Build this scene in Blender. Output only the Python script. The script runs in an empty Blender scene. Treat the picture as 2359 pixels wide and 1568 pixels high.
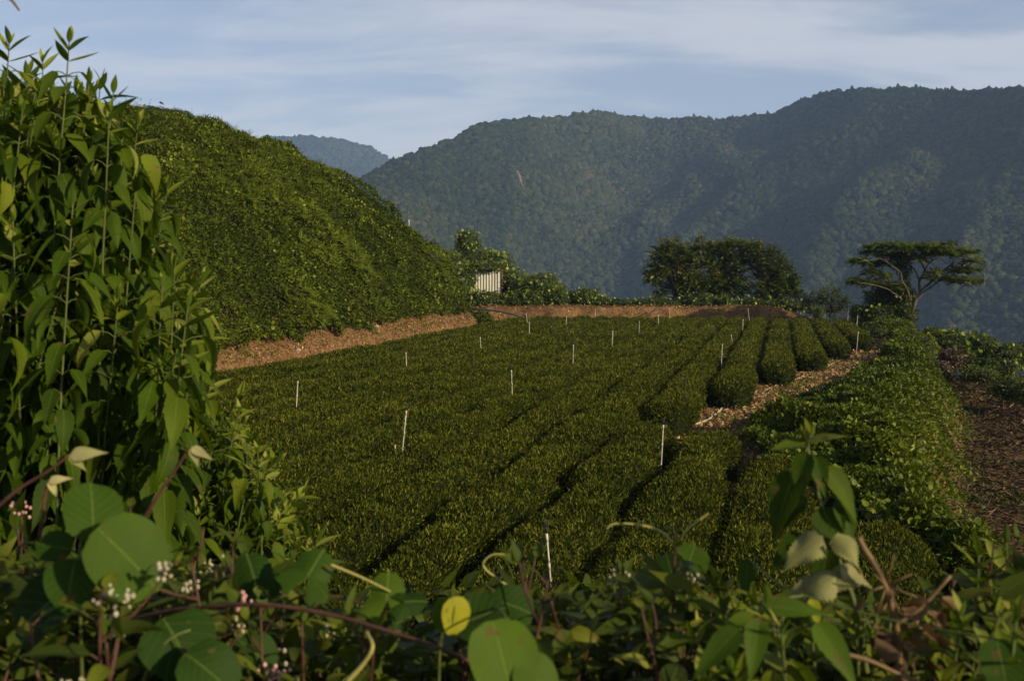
import bpy, math
import numpy as np

RNG = np.random.default_rng(11)
scene = bpy.context.scene
COL = scene.collection

# ------------------------------------------------------------------ camera model
# photo coordinates are those of a 2359 x 1568 view; the camera is level with a lens shift
FPX, CX, HZ, CZ = 2418.0, 1179.5, 620.0, 4.55


def at(px, py, d):
    """point seen at photo pixel (px, py) at depth d metres"""
    return np.array([(px - CX) / FPX * d, d, CZ - (py - HZ) / FPX * d])


def unit(v):
    v = np.asarray(v, float)
    return v / np.maximum(np.linalg.norm(v, axis=-1, keepdims=True), 1e-9)


# ------------------------------------------------------------------ noise
def _hash(ix, iy, iz):
    h = (ix.astype(np.int64) * 374761393 + iy.astype(np.int64) * 668265263 + iz.astype(np.int64) * 2147483647) & 0xFFFFFFFF
    h = ((h ^ (h >> 13)) * 1274126177) & 0xFFFFFFFF
    h = (h ^ (h >> 16)) & 0xFFFF
    return h / 32767.5 - 1.0


def vnoise(x, y, z=0.0):
    x, y, z = np.broadcast_arrays(np.asarray(x, float), np.asarray(y, float), np.asarray(z, float))
    ix, iy, iz = np.floor(x), np.floor(y), np.floor(z)
    fx, fy, fz = x - ix, y - iy, z - iz
    fx, fy, fz = [f * f * (3 - 2 * f) for f in (fx, fy, fz)]
    r = 0
    for a in (0, 1):
        wx = fx if a else 1 - fx
        for b in (0, 1):
            wy = fy if b else 1 - fy
            for c in (0, 1):
                wz = fz if c else 1 - fz
                r = r + wx * wy * wz * _hash(ix + a, iy + b, iz + c)
    return r


def fbm(x, y, z=0.0, octaves=4, gain=0.5):
    r, a, f = 0, 1.0, 1.0
    for o in range(octaves):
        r = r + a * vnoise(np.asarray(x) * f + 17.3 * o, np.asarray(y) * f + 5.1 * o, np.asarray(z) * f + 3.7 * o)
        a *= gain
        f *= 2.03
    return r


def sstep(a, b, x):
    t = np.clip((np.asarray(x, float) - a) / (b - a), 0, 1)
    return t * t * (3 - 2 * t)


# ------------------------------------------------------------------ mesh building
class Geo:
    """collects triangles and quads, with a per-vertex 'rnd' value and optional uv"""

    def __init__(self):
        self.v, self.r, self.uv, self.f, self.m = [], [], [], [], []
        self.n = 0

    def add(self, v, faces, rnd=0.5, uv=None, mat=0):
        v = np.asarray(v, float).reshape(-1, 3)
        k = len(v)
        self.v.append(v)
        rr = np.asarray(rnd, float)
        self.r.append(np.full(k, float(rr)) if rr.ndim == 0 else rr.ravel())
        self.uv.append(np.zeros((k, 2)) if uv is None else np.asarray(uv, float).reshape(-1, 2))
        if not isinstance(faces, (list, tuple)):
            faces = [faces]
        for f in faces:
            f = np.asarray(f, np.int64)
            if len(f):
                self.f.append(f + self.n)
                self.m.append(np.full(len(f), mat, np.int32))
        self.n += k

    def merge(self, g, mat=None):
        for f, m in zip(g.f, g.m):
            self.f.append(f + self.n)
            self.m.append(m if mat is None else np.full(len(f), mat, np.int32))
        self.v += g.v
        self.r += g.r
        self.uv += g.uv
        self.n += g.n

    def build(self, name, mats, parent=None, smooth=False, origin=None, use_uv=False):
        me = bpy.data.meshes.new(name)
        V = np.concatenate(self.v) if self.v else np.zeros((0, 3))
        o = np.zeros(3) if origin is None else np.asarray(origin, float)
        V = V - o
        me.vertices.add(len(V))
        me.vertices.foreach_set('co', V.astype(np.float32).ravel())
        sizes = np.concatenate([np.full(len(f), f.shape[1], np.int32) for f in self.f])
        loops = np.concatenate([f.ravel() for f in self.f]).astype(np.int32)
        starts = np.concatenate([[0], np.cumsum(sizes)[:-1]]).astype(np.int32)
        me.loops.add(len(loops))
        me.loops.foreach_set('vertex_index', loops)
        me.polygons.add(len(sizes))
        me.polygons.foreach_set('loop_start', starts)
        me.polygons.foreach_set('loop_total', sizes)
        me.polygons.foreach_set('material_index', np.concatenate(self.m))
        if smooth:
            me.polygons.foreach_set('use_smooth', np.ones(len(sizes), bool))
        a = me.attributes.new('rnd', 'FLOAT', 'POINT')
        a.data.foreach_set('value', np.concatenate(self.r).astype(np.float32))
        if use_uv:
            l = me.uv_layers.new(name='UVMap')
            l.data.foreach_set('uv', np.concatenate(self.uv)[loops].astype(np.float32).ravel())
        me.update(calc_edges=True)
        for m in (mats if isinstance(mats, (list, tuple)) else [mats]):
            me.materials.append(m)
        ob = bpy.data.objects.new(name, me)
        COL.objects.link(ob)
        ob.location = o
        if parent is not None:
            ob.parent = parent
            ob.location = o - np.array(parent.location)
        return ob


def tag(ob, label=None, cat=None, group=None, kind=None):
    if label:
        ob['label'] = label
    if cat:
        ob['category'] = cat
    if group:
        ob['group'] = group
    if kind:
        ob['kind'] = kind
    return ob


def thing(name, loc, label, cat, group=None):
    o = bpy.data.objects.new(name, None)
    COL.objects.link(o)
    o.location = [float(c) for c in loc]
    o.empty_display_size = 0.2
    return tag(o, label, cat, group)


def tube_arrays(pts, rad, sides=6, cap=True):
    pts = np.asarray(pts, float)
    n = len(pts)
    rad = np.broadcast_to(np.asarray(rad, float), (n,))
    t = unit(np.gradient(pts, axis=0))
    ref = np.array([0, 0, 1.0]) if abs(t[0][2]) < 0.9 else np.array([1.0, 0, 0])
    u = unit(np.cross(t, ref))
    w = np.cross(t, u)
    ang = np.linspace(0, 2 * np.pi, sides, endpoint=False)
    v = pts[:, None] + rad[:, None, None] * (np.cos(ang)[None, :, None] * u[:, None] + np.sin(ang)[None, :, None] * w[:, None])
    i = np.arange(n - 1)[:, None] * sides
    j = np.arange(sides)[None]
    k = (j + 1) % sides
    q = np.stack([i + j, i + k, i + sides + k, i + sides + j], -1).reshape(-1, 4)
    faces = [q]
    if cap:
        faces.append(np.arange(sides)[None, ::-1])
        faces.append((np.arange(sides) + (n - 1) * sides)[None])
    return v.reshape(-1, 3), faces


def add_tube(g, pts, rad, sides=6, rnd=0.5, mat=0, cap=True):
    v, f = tube_arrays(pts, rad, sides, cap)
    g.add(v, f, rnd, mat=mat)


def add_box(g, lo, hi, rnd=0.5, mat=0):
    (a, b, c), (d, e, f) = lo, hi
    v = [(a, b, c), (d, b, c), (d, e, c), (a, e, c), (a, b, f), (d, b, f), (d, e, f), (a, e, f)]
    q = np.array([(0, 3, 2, 1), (4, 5, 6, 7), (0, 1, 5, 4), (1, 2, 6, 5), (2, 3, 7, 6), (3, 0, 4, 7)])
    g.add(v, q, rnd, mat=mat)


def curve_pts(P, n=16):
    """smooth curve through control points (Catmull-Rom)"""
    P = np.asarray(P, float)
    if len(P) == 2:
        return P[0] + (P[1] - P[0]) * np.linspace(0, 1, n)[:, None]
    Q = np.vstack([2 * P[0] - P[1], P, 2 * P[-1] - P[-2]])
    out = []
    m = len(P) - 1
    for t in np.linspace(0, m, n):
        i = min(int(t), m - 1)
        u = t - i
        a, b, c, d = Q[i], Q[i + 1], Q[i + 2], Q[i + 3]
        out.append(0.5 * (2 * b + (c - a) * u + (2 * a - 5 * b + 4 * c - d) * u * u + (3 * b - a - 3 * c + d) * u ** 3))
    return np.array(out)


# ---------------------------------------------------------------- leaf soups
def simple_leaf(w=0.36, fold=0.10, droop=0.12):
    v = np.array([(0, 0, 0), (w * .5, .42, fold), (0, 1, -droop), (-w * .5, .42, fold)])
    f = np.array([(0, 1, 2), (0, 2, 3)])
    return v, f, None


def round_leaf(w=0.9, cup=0.08):
    a = np.linspace(0, 2 * np.pi, 7, endpoint=False) - np.pi / 2
    v = [(0, .5, -cup)] + [(w * .5 * math.cos(t), .5 + .5 * math.sin(t), 0.04 * math.cos(3 * t)) for t in a]
    f = np.array([(0, 1 + i, 1 + (i + 1) % 7) for i in range(7)])
    return np.array(v), f, None


def blade_leaf(w, droop, fold=0.15, n=8, teeth=0.0, shape='ovate', wav=0.0, across=2):
    """a leaf with midrib fold, bend along its length, optional teeth; uv = (across -1..1, along 0..1)"""
    nn = n * (2 if teeth else 1)
    t = np.linspace(0, 1, nn + 1)
    if shape == 'ovate':
        wd = np.sin(np.pi * np.clip(t, 0, 1) ** 0.56) * (1 - 0.35 * t) * 1.18
        wd = np.where(t > .62, np.minimum(wd, .62 * ((1 - t) / .38) ** 1.25), wd)
    elif shape == 'heart':
        wd = np.where(t < .28, np.sqrt(np.clip(1 - ((t - .28) / .285) ** 2, 0, 1)), np.cos((t - .28) / .72 * np.pi / 2) ** 0.85)
    elif shape == 'round':
        wd = np.sqrt(np.clip(1 - ((t - .47) / .53) ** 2, 0, 1)) ** 0.9
    else:                                                           # lanceolate
        wd = np.sin(np.pi * t ** 0.8) ** 0.9
    wd = wd.copy()
    wd[0] = wd[0] * .5 + 0.01
    if teeth:
        wd[1:-1:2] *= 1 + teeth
        wd[2:-1:2] *= 1 - teeth * .6
    ang = droop * t                                                  # bend angle along the length
    dy = np.cos(ang)
    dz = -np.sin(ang)
    y = np.concatenate([[0], np.cumsum((dy[1:] + dy[:-1]) / 2 / nn)])
    z = np.concatenate([[0], np.cumsum((dz[1:] + dz[:-1]) / 2 / nn)])
    us = np.linspace(-1, 1, 2 * across + 1)
    v, uv = [], []
    for i in range(nn + 1):
        for u in us:
            h = fold * abs(u) ** 1.3 * wd[i] * w * .5 + wav * math.sin(9 * t[i] + 2 * u) * abs(u) * w
            nx = (-dz[i], dy[i])
            v.append((u * wd[i] * w * .5, y[i] - dz[i] * 0 + h * (math.sin(ang[i])), z[i] + h * math.cos(ang[i])))
            uv.append((u, t[i]))
    m = len(us)
    f = np.array([(i * m + j, i * m + j + 1, (i + 1) * m + j + 1, (i + 1) * m + j) for i in range(nn) for j in range(m - 1)])
    return np.array(v), f, np.array(uv)


def add_leaves(g, P, D, N, S, tmpls, rnd, mat=0, which=None):
    """P points, D leaf direction, N up-normal, S length, tmpls list of templates; all arrays over leaves"""
    P, D = np.asarray(P, float), unit(D)
    n = len(P)
    if n == 0:
        return
    S = np.broadcast_to(np.asarray(S, float), (n,))
    rnd = np.broadcast_to(np.asarray(rnd, float), (n,))
    X = unit(np.cross(D, N))
    Z = np.cross(X, D)
    ch = RNG.integers(0, len(tmpls), n) if which is None else np.asarray(which)
    for k, (tv, tf, tuv) in enumerate(tmpls):
        s = np.where(ch == k)[0]
        if not len(s):
            continue
        V = P[s][:, None] + S[s][:, None, None] * (tv[None, :, 0:1] * X[s][:, None] + tv[None, :, 1:2] * D[s][:, None] + tv[None, :, 2:3] * Z[s][:, None])
        off = (np.arange(len(s)) * len(tv))[:, None, None]
        F = (tf[None] + off).reshape(-1, tf.shape[1])
        g.add(V.reshape(-1, 3), F, np.repeat(rnd[s], len(tv)), None if tuv is None else np.tile(tuv, (len(s), 1)), mat)


def rand_dirs(n):
    return unit(RNG.normal(size=(n, 3)))


def ico(sub=1):
    import bmesh
    bm = bmesh.new()
    bmesh.ops.create_icosphere(bm, subdivisions=sub, radius=1)
    v = np.array([x.co[:] for x in bm.verts])
    f = np.array([[x.index for x in p.verts] for p in bm.faces])
    bm.free()
    return v, f


ICO1, ICO2, ICO3 = ico(1), ico(2), ico(3)

# ------------------------------------------------------------------ materials
def new_mat(name):
    m = bpy.data.materials.new(name)
    m.use_nodes = True
    nt = m.node_tree
    for n in list(nt.nodes):
        if n.type != 'OUTPUT_MATERIAL':
            nt.nodes.remove(n)
    out = [n for n in nt.nodes if n.type == 'OUTPUT_MATERIAL'][0]
    return m, nt, out


def ramp(nt, stops, interp='LINEAR'):
    r = nt.nodes.new('ShaderNodeValToRGB')
    r.color_ramp.interpolation = interp
    e = r.color_ramp.elements
    while len(e) < len(stops):
        e.new(0.5)
    for el, (p, c) in zip(e, stops):
        el.position = p
        el.color = (*c, 1)
    return r


def leaf_mat(name, stops, transl=0.3, rough=0.45, spec=0.35, under=None, veins=False, tcol=1.3, mottle=0.25, mscale=30.0):
    m, nt, out = new_mat(name)
    L = nt.links.new
    at_ = nt.nodes.new('ShaderNodeAttribute')
    at_.attribute_name = 'rnd'
    rp = ramp(nt, stops)
    L(at_.outputs['Fac'], rp.inputs[0])
    col = rp.outputs[0]
    tc = nt.nodes.new('ShaderNodeTexCoord')
    nz = nt.nodes.new('ShaderNodeTexNoise')
    nz.inputs['Scale'].default_value = mscale
    nz.inputs['Detail'].default_value = 3
    L(tc.outputs['Object'], nz.inputs['Vector'])
    mr = nt.nodes.new('ShaderNodeMapRange')
    mr.inputs['From Min'].default_value = .3
    mr.inputs['From Max'].default_value = .7
    mr.inputs['To Min'].default_value = 1 - mottle
    mr.inputs['To Max'].default_value = 1 + mottle
    L(nz.outputs[0], mr.inputs[0])
    mx = nt.nodes.new('ShaderNodeMix')
    mx.data_type = 'RGBA'
    mx.blend_type = 'MULTIPLY'
    mx.inputs[0].default_value = 1
    L(col, mx.inputs[6])
    cmb = nt.nodes.new('ShaderNodeCombineColor')
    for i in range(3):
        L(mr.outputs[0], cmb.inputs[i])
    L(cmb.outputs[0], mx.inputs[7])
    col = mx.outputs[2]
    bump = None
    if veins:
        uv = nt.nodes.new('ShaderNodeUVMap')
        sp = nt.nodes.new('ShaderNodeSeparateXYZ')
        L(uv.outputs[0], sp.inputs[0])

        def mth(op, a, b=None):
            n = nt.nodes.new('ShaderNodeMath')
            n.operation = op
            for i, q in enumerate((a, b)):
                if q is None:
                    continue
                if isinstance(q, (int, float)):
                    n.inputs[i].default_value = q
                else:
                    L(q, n.inputs[i])
            return n.outputs[0]
        au = mth('ABSOLUTE', sp.outputs[0])
        ph = mth('SUBTRACT', mth('MULTIPLY', sp.outputs[1], 7.0), mth('MULTIPLY', au, 2.2))
        fr = mth('ABSOLUTE', mth('SUBTRACT', mth('FRACT', ph), 0.5))        # 0 at the vein
        vein = mth('SUBTRACT', 1.0, mth('MINIMUM', mth('MULTIPLY', fr, 14.0), 1.0))
        mid = mth('SUBTRACT', 1.0, mth('MINIMUM', mth('MULTIPLY', au, 18.0), 1.0))
        vm = mth('MINIMUM', mth('ADD', mth('MULTIPLY', vein, 0.35), mth('MULTIPLY', mid, 0.75)), 1.0)
        m2 = nt.nodes.new('ShaderNodeMix')
        m2.data_type = 'RGBA'
        L(mth('MULTIPLY', vm, 0.6), m2.inputs[0])
        L(col, m2.inputs[6])
        m2.inputs[7].default_value = (.16, .21, .05, 1)
        col = m2.outputs[2]
        # brown blight spots and chewed, dried patches
        ns = nt.nodes.new('ShaderNodeTexNoise')
        ns.inputs['Scale'].default_value = 46
        ns.inputs['Detail'].default_value = 2
        L(tc.outputs['Object'], ns.inputs['Vector'])
        ms_ = nt.nodes.new('ShaderNodeMapRange')
        ms_.inputs['From Min'].default_value = .66
        ms_.inputs['From Max'].default_value = .71
        ms_.inputs['To Max'].default_value = .75
        L(ns.outputs[0], ms_.inputs[0])
        m4 = nt.nodes.new('ShaderNodeMix')
        m4.data_type = 'RGBA'
        L(ms_.outputs[0], m4.inputs[0])
        L(col, m4.inputs[6])
        m4.inputs[7].default_value = (.09, .06, .02, 1)
        col = m4.outputs[2]
        bump = nt.nodes.new('ShaderNodeBump')
        bump.inputs['Strength'].default_value = 0.35
        bump.inputs['Distance'].default_value = 0.004
        L(mth('ADD', mth('MULTIPLY', vm, -1.0), mth('MULTIPLY', nz.outputs[0], .6)), bump.inputs['Height'])
    if under is not None:
        ge = nt.nodes.new('ShaderNodeNewGeometry')
        m3 = nt.nodes.new('ShaderNodeMix')
        m3.data_type = 'RGBA'
        L(ge.outputs['Backfacing'], m3.inputs[0])
        L(col, m3.inputs[6])
        m3.inputs[7].default_value = (*under, 1)
        col = m3.outputs[2]
    b = nt.nodes.new('ShaderNodeBsdfPrincipled')
    b.inputs['Roughness'].default_value = rough
    b.inputs['Specular IOR Level'].default_value = spec
    L(col, b.inputs['Base Color'])
    if bump:
        L(bump.outputs[0], b.inputs['Normal'])
    t = nt.nodes.new('ShaderNodeBsdfTranslucent')
    mt = nt.nodes.new('ShaderNodeMix')
    mt.data_type = 'RGBA'
    mt.blend_type = 'MULTIPLY'
    mt.inputs[0].default_value = 1
    L(col, mt.inputs[6])
    mt.inputs[7].default_value = (tcol * 1.15, tcol, tcol * .35, 1)
    L(mt.outputs[2], t.inputs[0])
    ms = nt.nodes.new('ShaderNodeMixShader')
    ms.inputs[0].default_value = transl
    L(b.outputs[0], ms.inputs[1])
    L(t.outputs[0], ms.inputs[2])
    L(ms.outputs[0], out.inputs[0])
    return m


def noise_mat(name, stops, scale=4.0, detail=6, rough=0.9, spec=0.2, bump=0.0, bscale=None, attr=False, stretch=None):
    """procedural surface: noise -> colour ramp, bump from finer noise; attr=True uses the per-piece value instead"""
    m, nt, out = new_mat(name)
    L = nt.links.new
    tc = nt.nodes.new('ShaderNodeTexCoord')
    vec = tc.outputs['Object']
    if stretch:
        mp = nt.nodes.new('ShaderNodeMapping')
        mp.inputs['Scale'].default_value = stretch
        L(vec, mp.inputs[0])
        vec = mp.outputs[0]
    nz = nt.nodes.new('ShaderNodeTexNoise')
    nz.inputs['Scale'].default_value = scale
    nz.inputs['Detail'].default_value = detail
    nz.inputs['Roughness'].default_value = 0.62
    L(vec, nz.inputs['Vector'])
    rp = ramp(nt, stops)
    if attr:
        a = nt.nodes.new('ShaderNodeAttribute')
        a.attribute_name = 'rnd'
        ad = nt.nodes.new('ShaderNodeMath')
        ad.operation = 'MULTIPLY_ADD'
        L(nz.outputs[0], ad.inputs[0])
        ad.inputs[1].default_value = 0.3
        sb = nt.nodes.new('ShaderNodeMath')
        sb.operation = 'SUBTRACT'
        L(a.outputs['Fac'], sb.inputs[0])
        sb.inputs[1].default_value = 0.15
        L(sb.outputs[0], ad.inputs[2])
        L(ad.outputs[0], rp.inputs[0])
    else:
        L(nz.outputs[0], rp.inputs[0])
    b = nt.nodes.new('ShaderNodeBsdfPrincipled')
    b.inputs['Roughness'].default_value = rough
    b.inputs['Specular IOR Level'].default_value = spec
    L(rp.outputs[0], b.inputs['Base Color'])
    if bump:
        n2 = nt.nodes.new('ShaderNodeTexNoise')
        n2.inputs['Scale'].default_value = bscale or scale * 4
        n2.inputs['Detail'].default_value = 5
        L(vec, n2.inputs['Vector'])
        bp = nt.nodes.new('ShaderNodeBump')
        bp.inputs['Strength'].default_value = 0.8
        bp.inputs['Distance'].default_value = bump
        L(n2.outputs[0], bp.inputs['Height'])
        L(bp.outputs[0], b.inputs['Normal'])
    L(b.outputs[0], out.inputs[0])
    return m


M = {}
M['tea'] = leaf_mat('tea_leaf', [(0, (.007, .014, .001)), (.45, (.025, .038, .002)), (.8, (.060, .074, .004)), (1, (.145, .145, .016))], .22, .6, .10, mscale=1.4, mottle=.18)
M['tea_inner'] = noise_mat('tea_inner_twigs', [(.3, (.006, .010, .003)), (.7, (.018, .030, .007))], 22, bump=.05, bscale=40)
M['hill'] = leaf_mat('vine_leaf', [(0, (.012, .020, .002)), (.45, (.048, .072, .004)), (.8, (.110, .138, .009)), (.93, (.16, .20, .02)), (1, (.22, .25, .04))], .28, .65, .10, mscale=.5, mottle=.2)
M['thicket'] = leaf_mat('thicket_leaf', [(0, (.018, .032, .005)), (.5, (.058, .088, .009)), (.85, (.12, .155, .018)), (1, (.22, .25, .05))], .25, .55, .2, mscale=.8)
M['mound'] = leaf_mat('creeper_leaf', [(0, (.016, .030, .002)), (.5, (.062, .092, .004)), (.85, (.135, .165, .010)), (1, (.21, .24, .03))], .25, .55, .2, mscale=.8)
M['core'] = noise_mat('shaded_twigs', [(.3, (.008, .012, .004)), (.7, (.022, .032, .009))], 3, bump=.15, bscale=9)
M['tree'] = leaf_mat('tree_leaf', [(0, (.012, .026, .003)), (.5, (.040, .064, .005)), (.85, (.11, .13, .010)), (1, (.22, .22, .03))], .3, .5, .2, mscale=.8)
M['albizia'] = leaf_mat('feathery_leaf', [(0, (.020, .042, .005)), (.6, (.075, .115, .010)), (1, (.20, .23, .022))], .3, .55, .15, mscale=.8)
M['grass'] = leaf_mat('reed_blade', [(0, (.04, .065, .015)), (.7, (.09, .13, .03)), (1, (.17, .18, .06))], .25, .45, .35)
M['bark'] = noise_mat('grey_bark', [(.3, (.035, .030, .022)), (.55, (.085, .07, .05)), (.75, (.16, .135, .10))], 6, bump=.02, stretch=(1, 1, .3))
M['dark_bark'] = noise_mat('dark_bark', [(.3, (.03, .024, .018)), (.7, (.09, .07, .05))], 6, bump=.02, stretch=(1, 1, .3))
M['mulch'] = noise_mat('dry_mulch', [(0, (.05, .026, .011)), (.35, (.14, .078, .028)), (.7, (.27, .165, .065)), (1, (.50, .35, .19))], 8, attr=True, rough=.8)
M['straw'] = noise_mat('dry_stalks', [(0, (.035, .022, .013)), (.5, (.11, .068, .038)), (.85, (.20, .135, .078)), (1, (.36, .27, .17))], 8, attr=True, rough=.8)
M['pvc'] = noise_mat('weathered_white_plastic', [(.3, (.26, .235, .19)), (.6, (.44, .41, .35))], 9, rough=.5, spec=.4, stretch=(1, 1, .25))
M['blackplastic'] = noise_mat('black_plastic', [(.3, (.012, .012, .013)), (.7, (.03, .03, .034))], 9, rough=.45, spec=.4)
M['hose'] = noise_mat('dusty_hose', [(.3, (.22, .18, .12)), (.7, (.42, .36, .26))], 14, rough=.7)
M['rock'] = noise_mat('grey_stone', [(.3, (.13, .10, .075)), (.7, (.30, .24, .18))], 7, bump=.03)

M['nettle'] = leaf_mat('toothed_leaf', [(0, (.009, .022, .001)), (.5, (.034, .066, .002)), (.85, (.105, .135, .007)), (1, (.22, .24, .05))], .34, .6, .09, under=(.055, .095, .010), veins=True, mscale=14, mottle=.2)
M['knot'] = leaf_mat('lance_leaf', [(0, (.010, .020, .002)), (.5, (.036, .056, .004)), (.85, (.105, .120, .009)), (1, (.20, .20, .035))], .34, .55, .12, under=(.058, .085, .014), veins=True, mscale=14, mottle=.2)
M['kudzu'] = leaf_mat('broad_leaf', [(0, (.008, .022, .003)), (.4, (.020, .050, .005)), (.6, (.045, .085, .007)), (.8, (.12, .17, .008)), (1, (.26, .26, .02))], .36, .55, .07, under=(.05, .08, .015), veins=True, mscale=12, mottle=.2)
M['pale'] = leaf_mat('wilted_pale_leaf', [(0, (.09, .10, .035)), (.6, (.16, .165, .06)), (1, (.27, .25, .12))], .25, .65, .12, veins=True, mscale=18, mottle=.45)
M['dry'] = leaf_mat('withered_leaf', [(0, (.035, .020, .010)), (.6, (.10, .060, .030)), (1, (.22, .145, .075))], .2, .7, .15, mscale=20, mottle=.35)
M['green_stem'] = noise_mat('green_stem', [(.3, (.035, .055, .010)), (.7, (.085, .105, .025))], 30, rough=.55)
M['red_stem'] = noise_mat('reddish_stem', [(.3, (.030, .014, .010)), (.7, (.085, .038, .024))], 30, rough=.5)
M['brown_stem'] = noise_mat('brown_stem', [(.3, (.07, .045, .018)), (.7, (.17, .11, .05))], 30, rough=.6)
M['tendril'] = noise_mat('yellow_tendril', [(.3, (.20, .20, .05)), (.7, (.30, .26, .08))], 30, rough=.5)
M['petal'] = noise_mat('white_florets', [(.3, (.20, .18, .11)), (.7, (.40, .37, .28))], 60, rough=.6)
M['pink'] = noise_mat('pink_florets', [(.3, (.28, .13, .14)), (.7, (.50, .30, .28))], 60, rough=.6)

# ================================================================== SETTING: TERRAIN
SLOPE = 0.257                                                       # tea rows run along (SLOPE, 1)


def bank_x(y):
    return -20.0 + 0.232 * np.asarray(y, float)


PROF_S = [0, 0.5, 1.3, 2.6, 4.2, 6.5, 9.5, 12.5, 15.6, 19, 25, 32, 45]
PROF_Z = [0, 1.0, 1.75, 4.2, 6.4, 8.5, 10.5, 12.3, 13.7, 14.4, 15.1, 15.5, 16]


def hill_z(x, y):
    y = np.asarray(y, float)
    s = bank_x(y) - x + 0.5 * fbm(np.asarray(x) * .25, y * .25, octaves=2) * sstep(2, 6, bank_x(y) - x)
    s = s - 0.55 * np.clip(y - 76.5, 0, None) - 0.04 * np.clip(y - 76.5, 0, None) ** 2
    sc = 1 - 0.0032 * np.clip(76 - y, 0, 60)
    return np.interp(s, PROF_S, PROF_Z) * sc * sstep(-3, 14, y)


ML_Y = np.array([5, 9, 13.5, 15.5, 17.5, 21.6, 25, 30.6, 39.3, 50, 61, 75, 84])
ML_X = np.array([9.5, 8.0, 6.5, 5.6, 5.2, 4.7, 5.1, 7.0, 11.9, 17.4, 22.0, 25.3, 28])
MR_Y = np.array([5, 10, 14.2, 18.9, 26.7, 36, 48, 60.5, 75, 84])
MR_X = np.array([10.5, 8.6, 6.3, 6.7, 9.2, 13.3, 18.6, 23.0, 27.0, 30])
LOW = -2.3                                                          # the lower terrace


def terrain(x, y):
    x, y = np.broadcast_arrays(np.asarray(x, float), np.asarray(y, float))
    z = 0.05 * fbm(x * .6, y * .6, octaves=3)
    # bank behind the tea, with the plateau the trees stand on
    bl = sstep(83.0, 84.5, y + .4 * fbm(x * .5, 0, octaves=2))
    z = z + 1.55 * bl * (1 - sstep(20, 27, x))
    # vine mound on the right and the drop to the lower terrace
    xl, xr = np.interp(y, ML_Y, ML_X), np.interp(y, MR_Y, MR_X)
    w = np.maximum(xr - xl, .6)
    u = (x - xl) / w
    hump = np.where(u < 1, np.clip(u, 0, 1) ** .7, 1.0) * np.interp(w, [0.6, 2, 4.5], [.2, .6, .85])
    hump = hump * (1 + .35 * fbm(x * .45, y * .45, 3, octaves=3))
    z = z + hump * (x > xl)
    drop = sstep(0.0, 2.4, x - xr)
    z = z * (1 - drop) + drop * (LOW + .12 * fbm(x * .5, y * .5, 5, octaves=4))
    # far rim of the lower terrace, then the valley
    rim = np.where(x > xr, 66 + .0 * x, 93.0)
    over = np.clip(y - rim, 0, None)
    over = np.maximum(over, np.clip(x - 30 - .35 * y, 0, None))
    # valley beyond
    vz = -0.62 * over
    z = z + np.maximum(vz, -230)
    h = hill_z(x, y)
    back = np.clip(y - 93, 0, None)
    z = np.maximum(z, np.where(h > 0.02, h - .62 * back, -999))
    # bank under the photographer
    cb = 3.42 * (1 - sstep(2.4, 7.4, y + .25 * np.abs(x)))
    cb = np.where(x < 0, np.maximum(cb, 3.0 * (1 - sstep(3.5, 8.5, y - .3 * x * 0)) * sstep(0.5, -1.5, x)), cb)
    cb = cb + .1 * fbm(x, y, 9, octaves=2) * (cb > .05)
    z = np.where(cb > .05, np.maximum(z, cb), z)
    return z


def graded(lo, hi, fine_lo, fine_hi, h, grow=1.13):
    a = [fine_lo]
    s = h
    while a[-1] > lo:
        s *= grow
        a.append(a[-1] - s)
    b = list(np.arange(fine_lo, fine_hi, h)) + [fine_hi]
    s = h
    while b[-1] < hi:
        s *= grow
        b.append(b[-1] + s)
    return np.array(a[:0:-1] + b)


gx = graded(-1500, 1500, -34, 38, .33)
gy = graded(-120, 950, 0, 94, .33)
GX, GY = np.meshgrid(gx, gy)
GZ = terrain(GX, GY)
nx, ny = len(gx), len(gy)
idx = np.arange(nx * ny).reshape(ny, nx)
Q = np.stack([idx[:-1, :-1], idx[:-1, 1:], idx[1:, 1:], idx[1:, :-1]], -1).reshape(-1, 4)
# share of undergrowth at each point (the hill slope, the vine mound, the valley side and the camera bank are overgrown)
hs = bank_x(GY) - GX
veg = sstep(1.1, 1.6, hs + .25 * fbm(GX * .8, GY * .8, octaves=2))
xl, xr = np.interp(GY, ML_Y, ML_X), np.interp(GY, MR_Y, MR_X)
veg = np.maximum(veg, sstep(0.2, 1.0, GX - xl) * (1 - sstep(-.2, .6, GX - xr)))
veg = np.maximum(veg, sstep(84.6, 85.4, GY) * (GX < xr))
veg = np.maximum(veg, sstep(64, 70, GY) * (GX > xr))
veg = np.maximum(veg, (1 - sstep(6, 8, GY)))
veg = np.maximum(veg, sstep(1.2, 2.6, GX - xr) * (.45 + .45 * sstep(-.2, .5, fbm(GX * .35, GY * .35, 7))))
g = Geo()
g.add(np.stack([GX, GY, GZ], -1), Q, veg)


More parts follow.
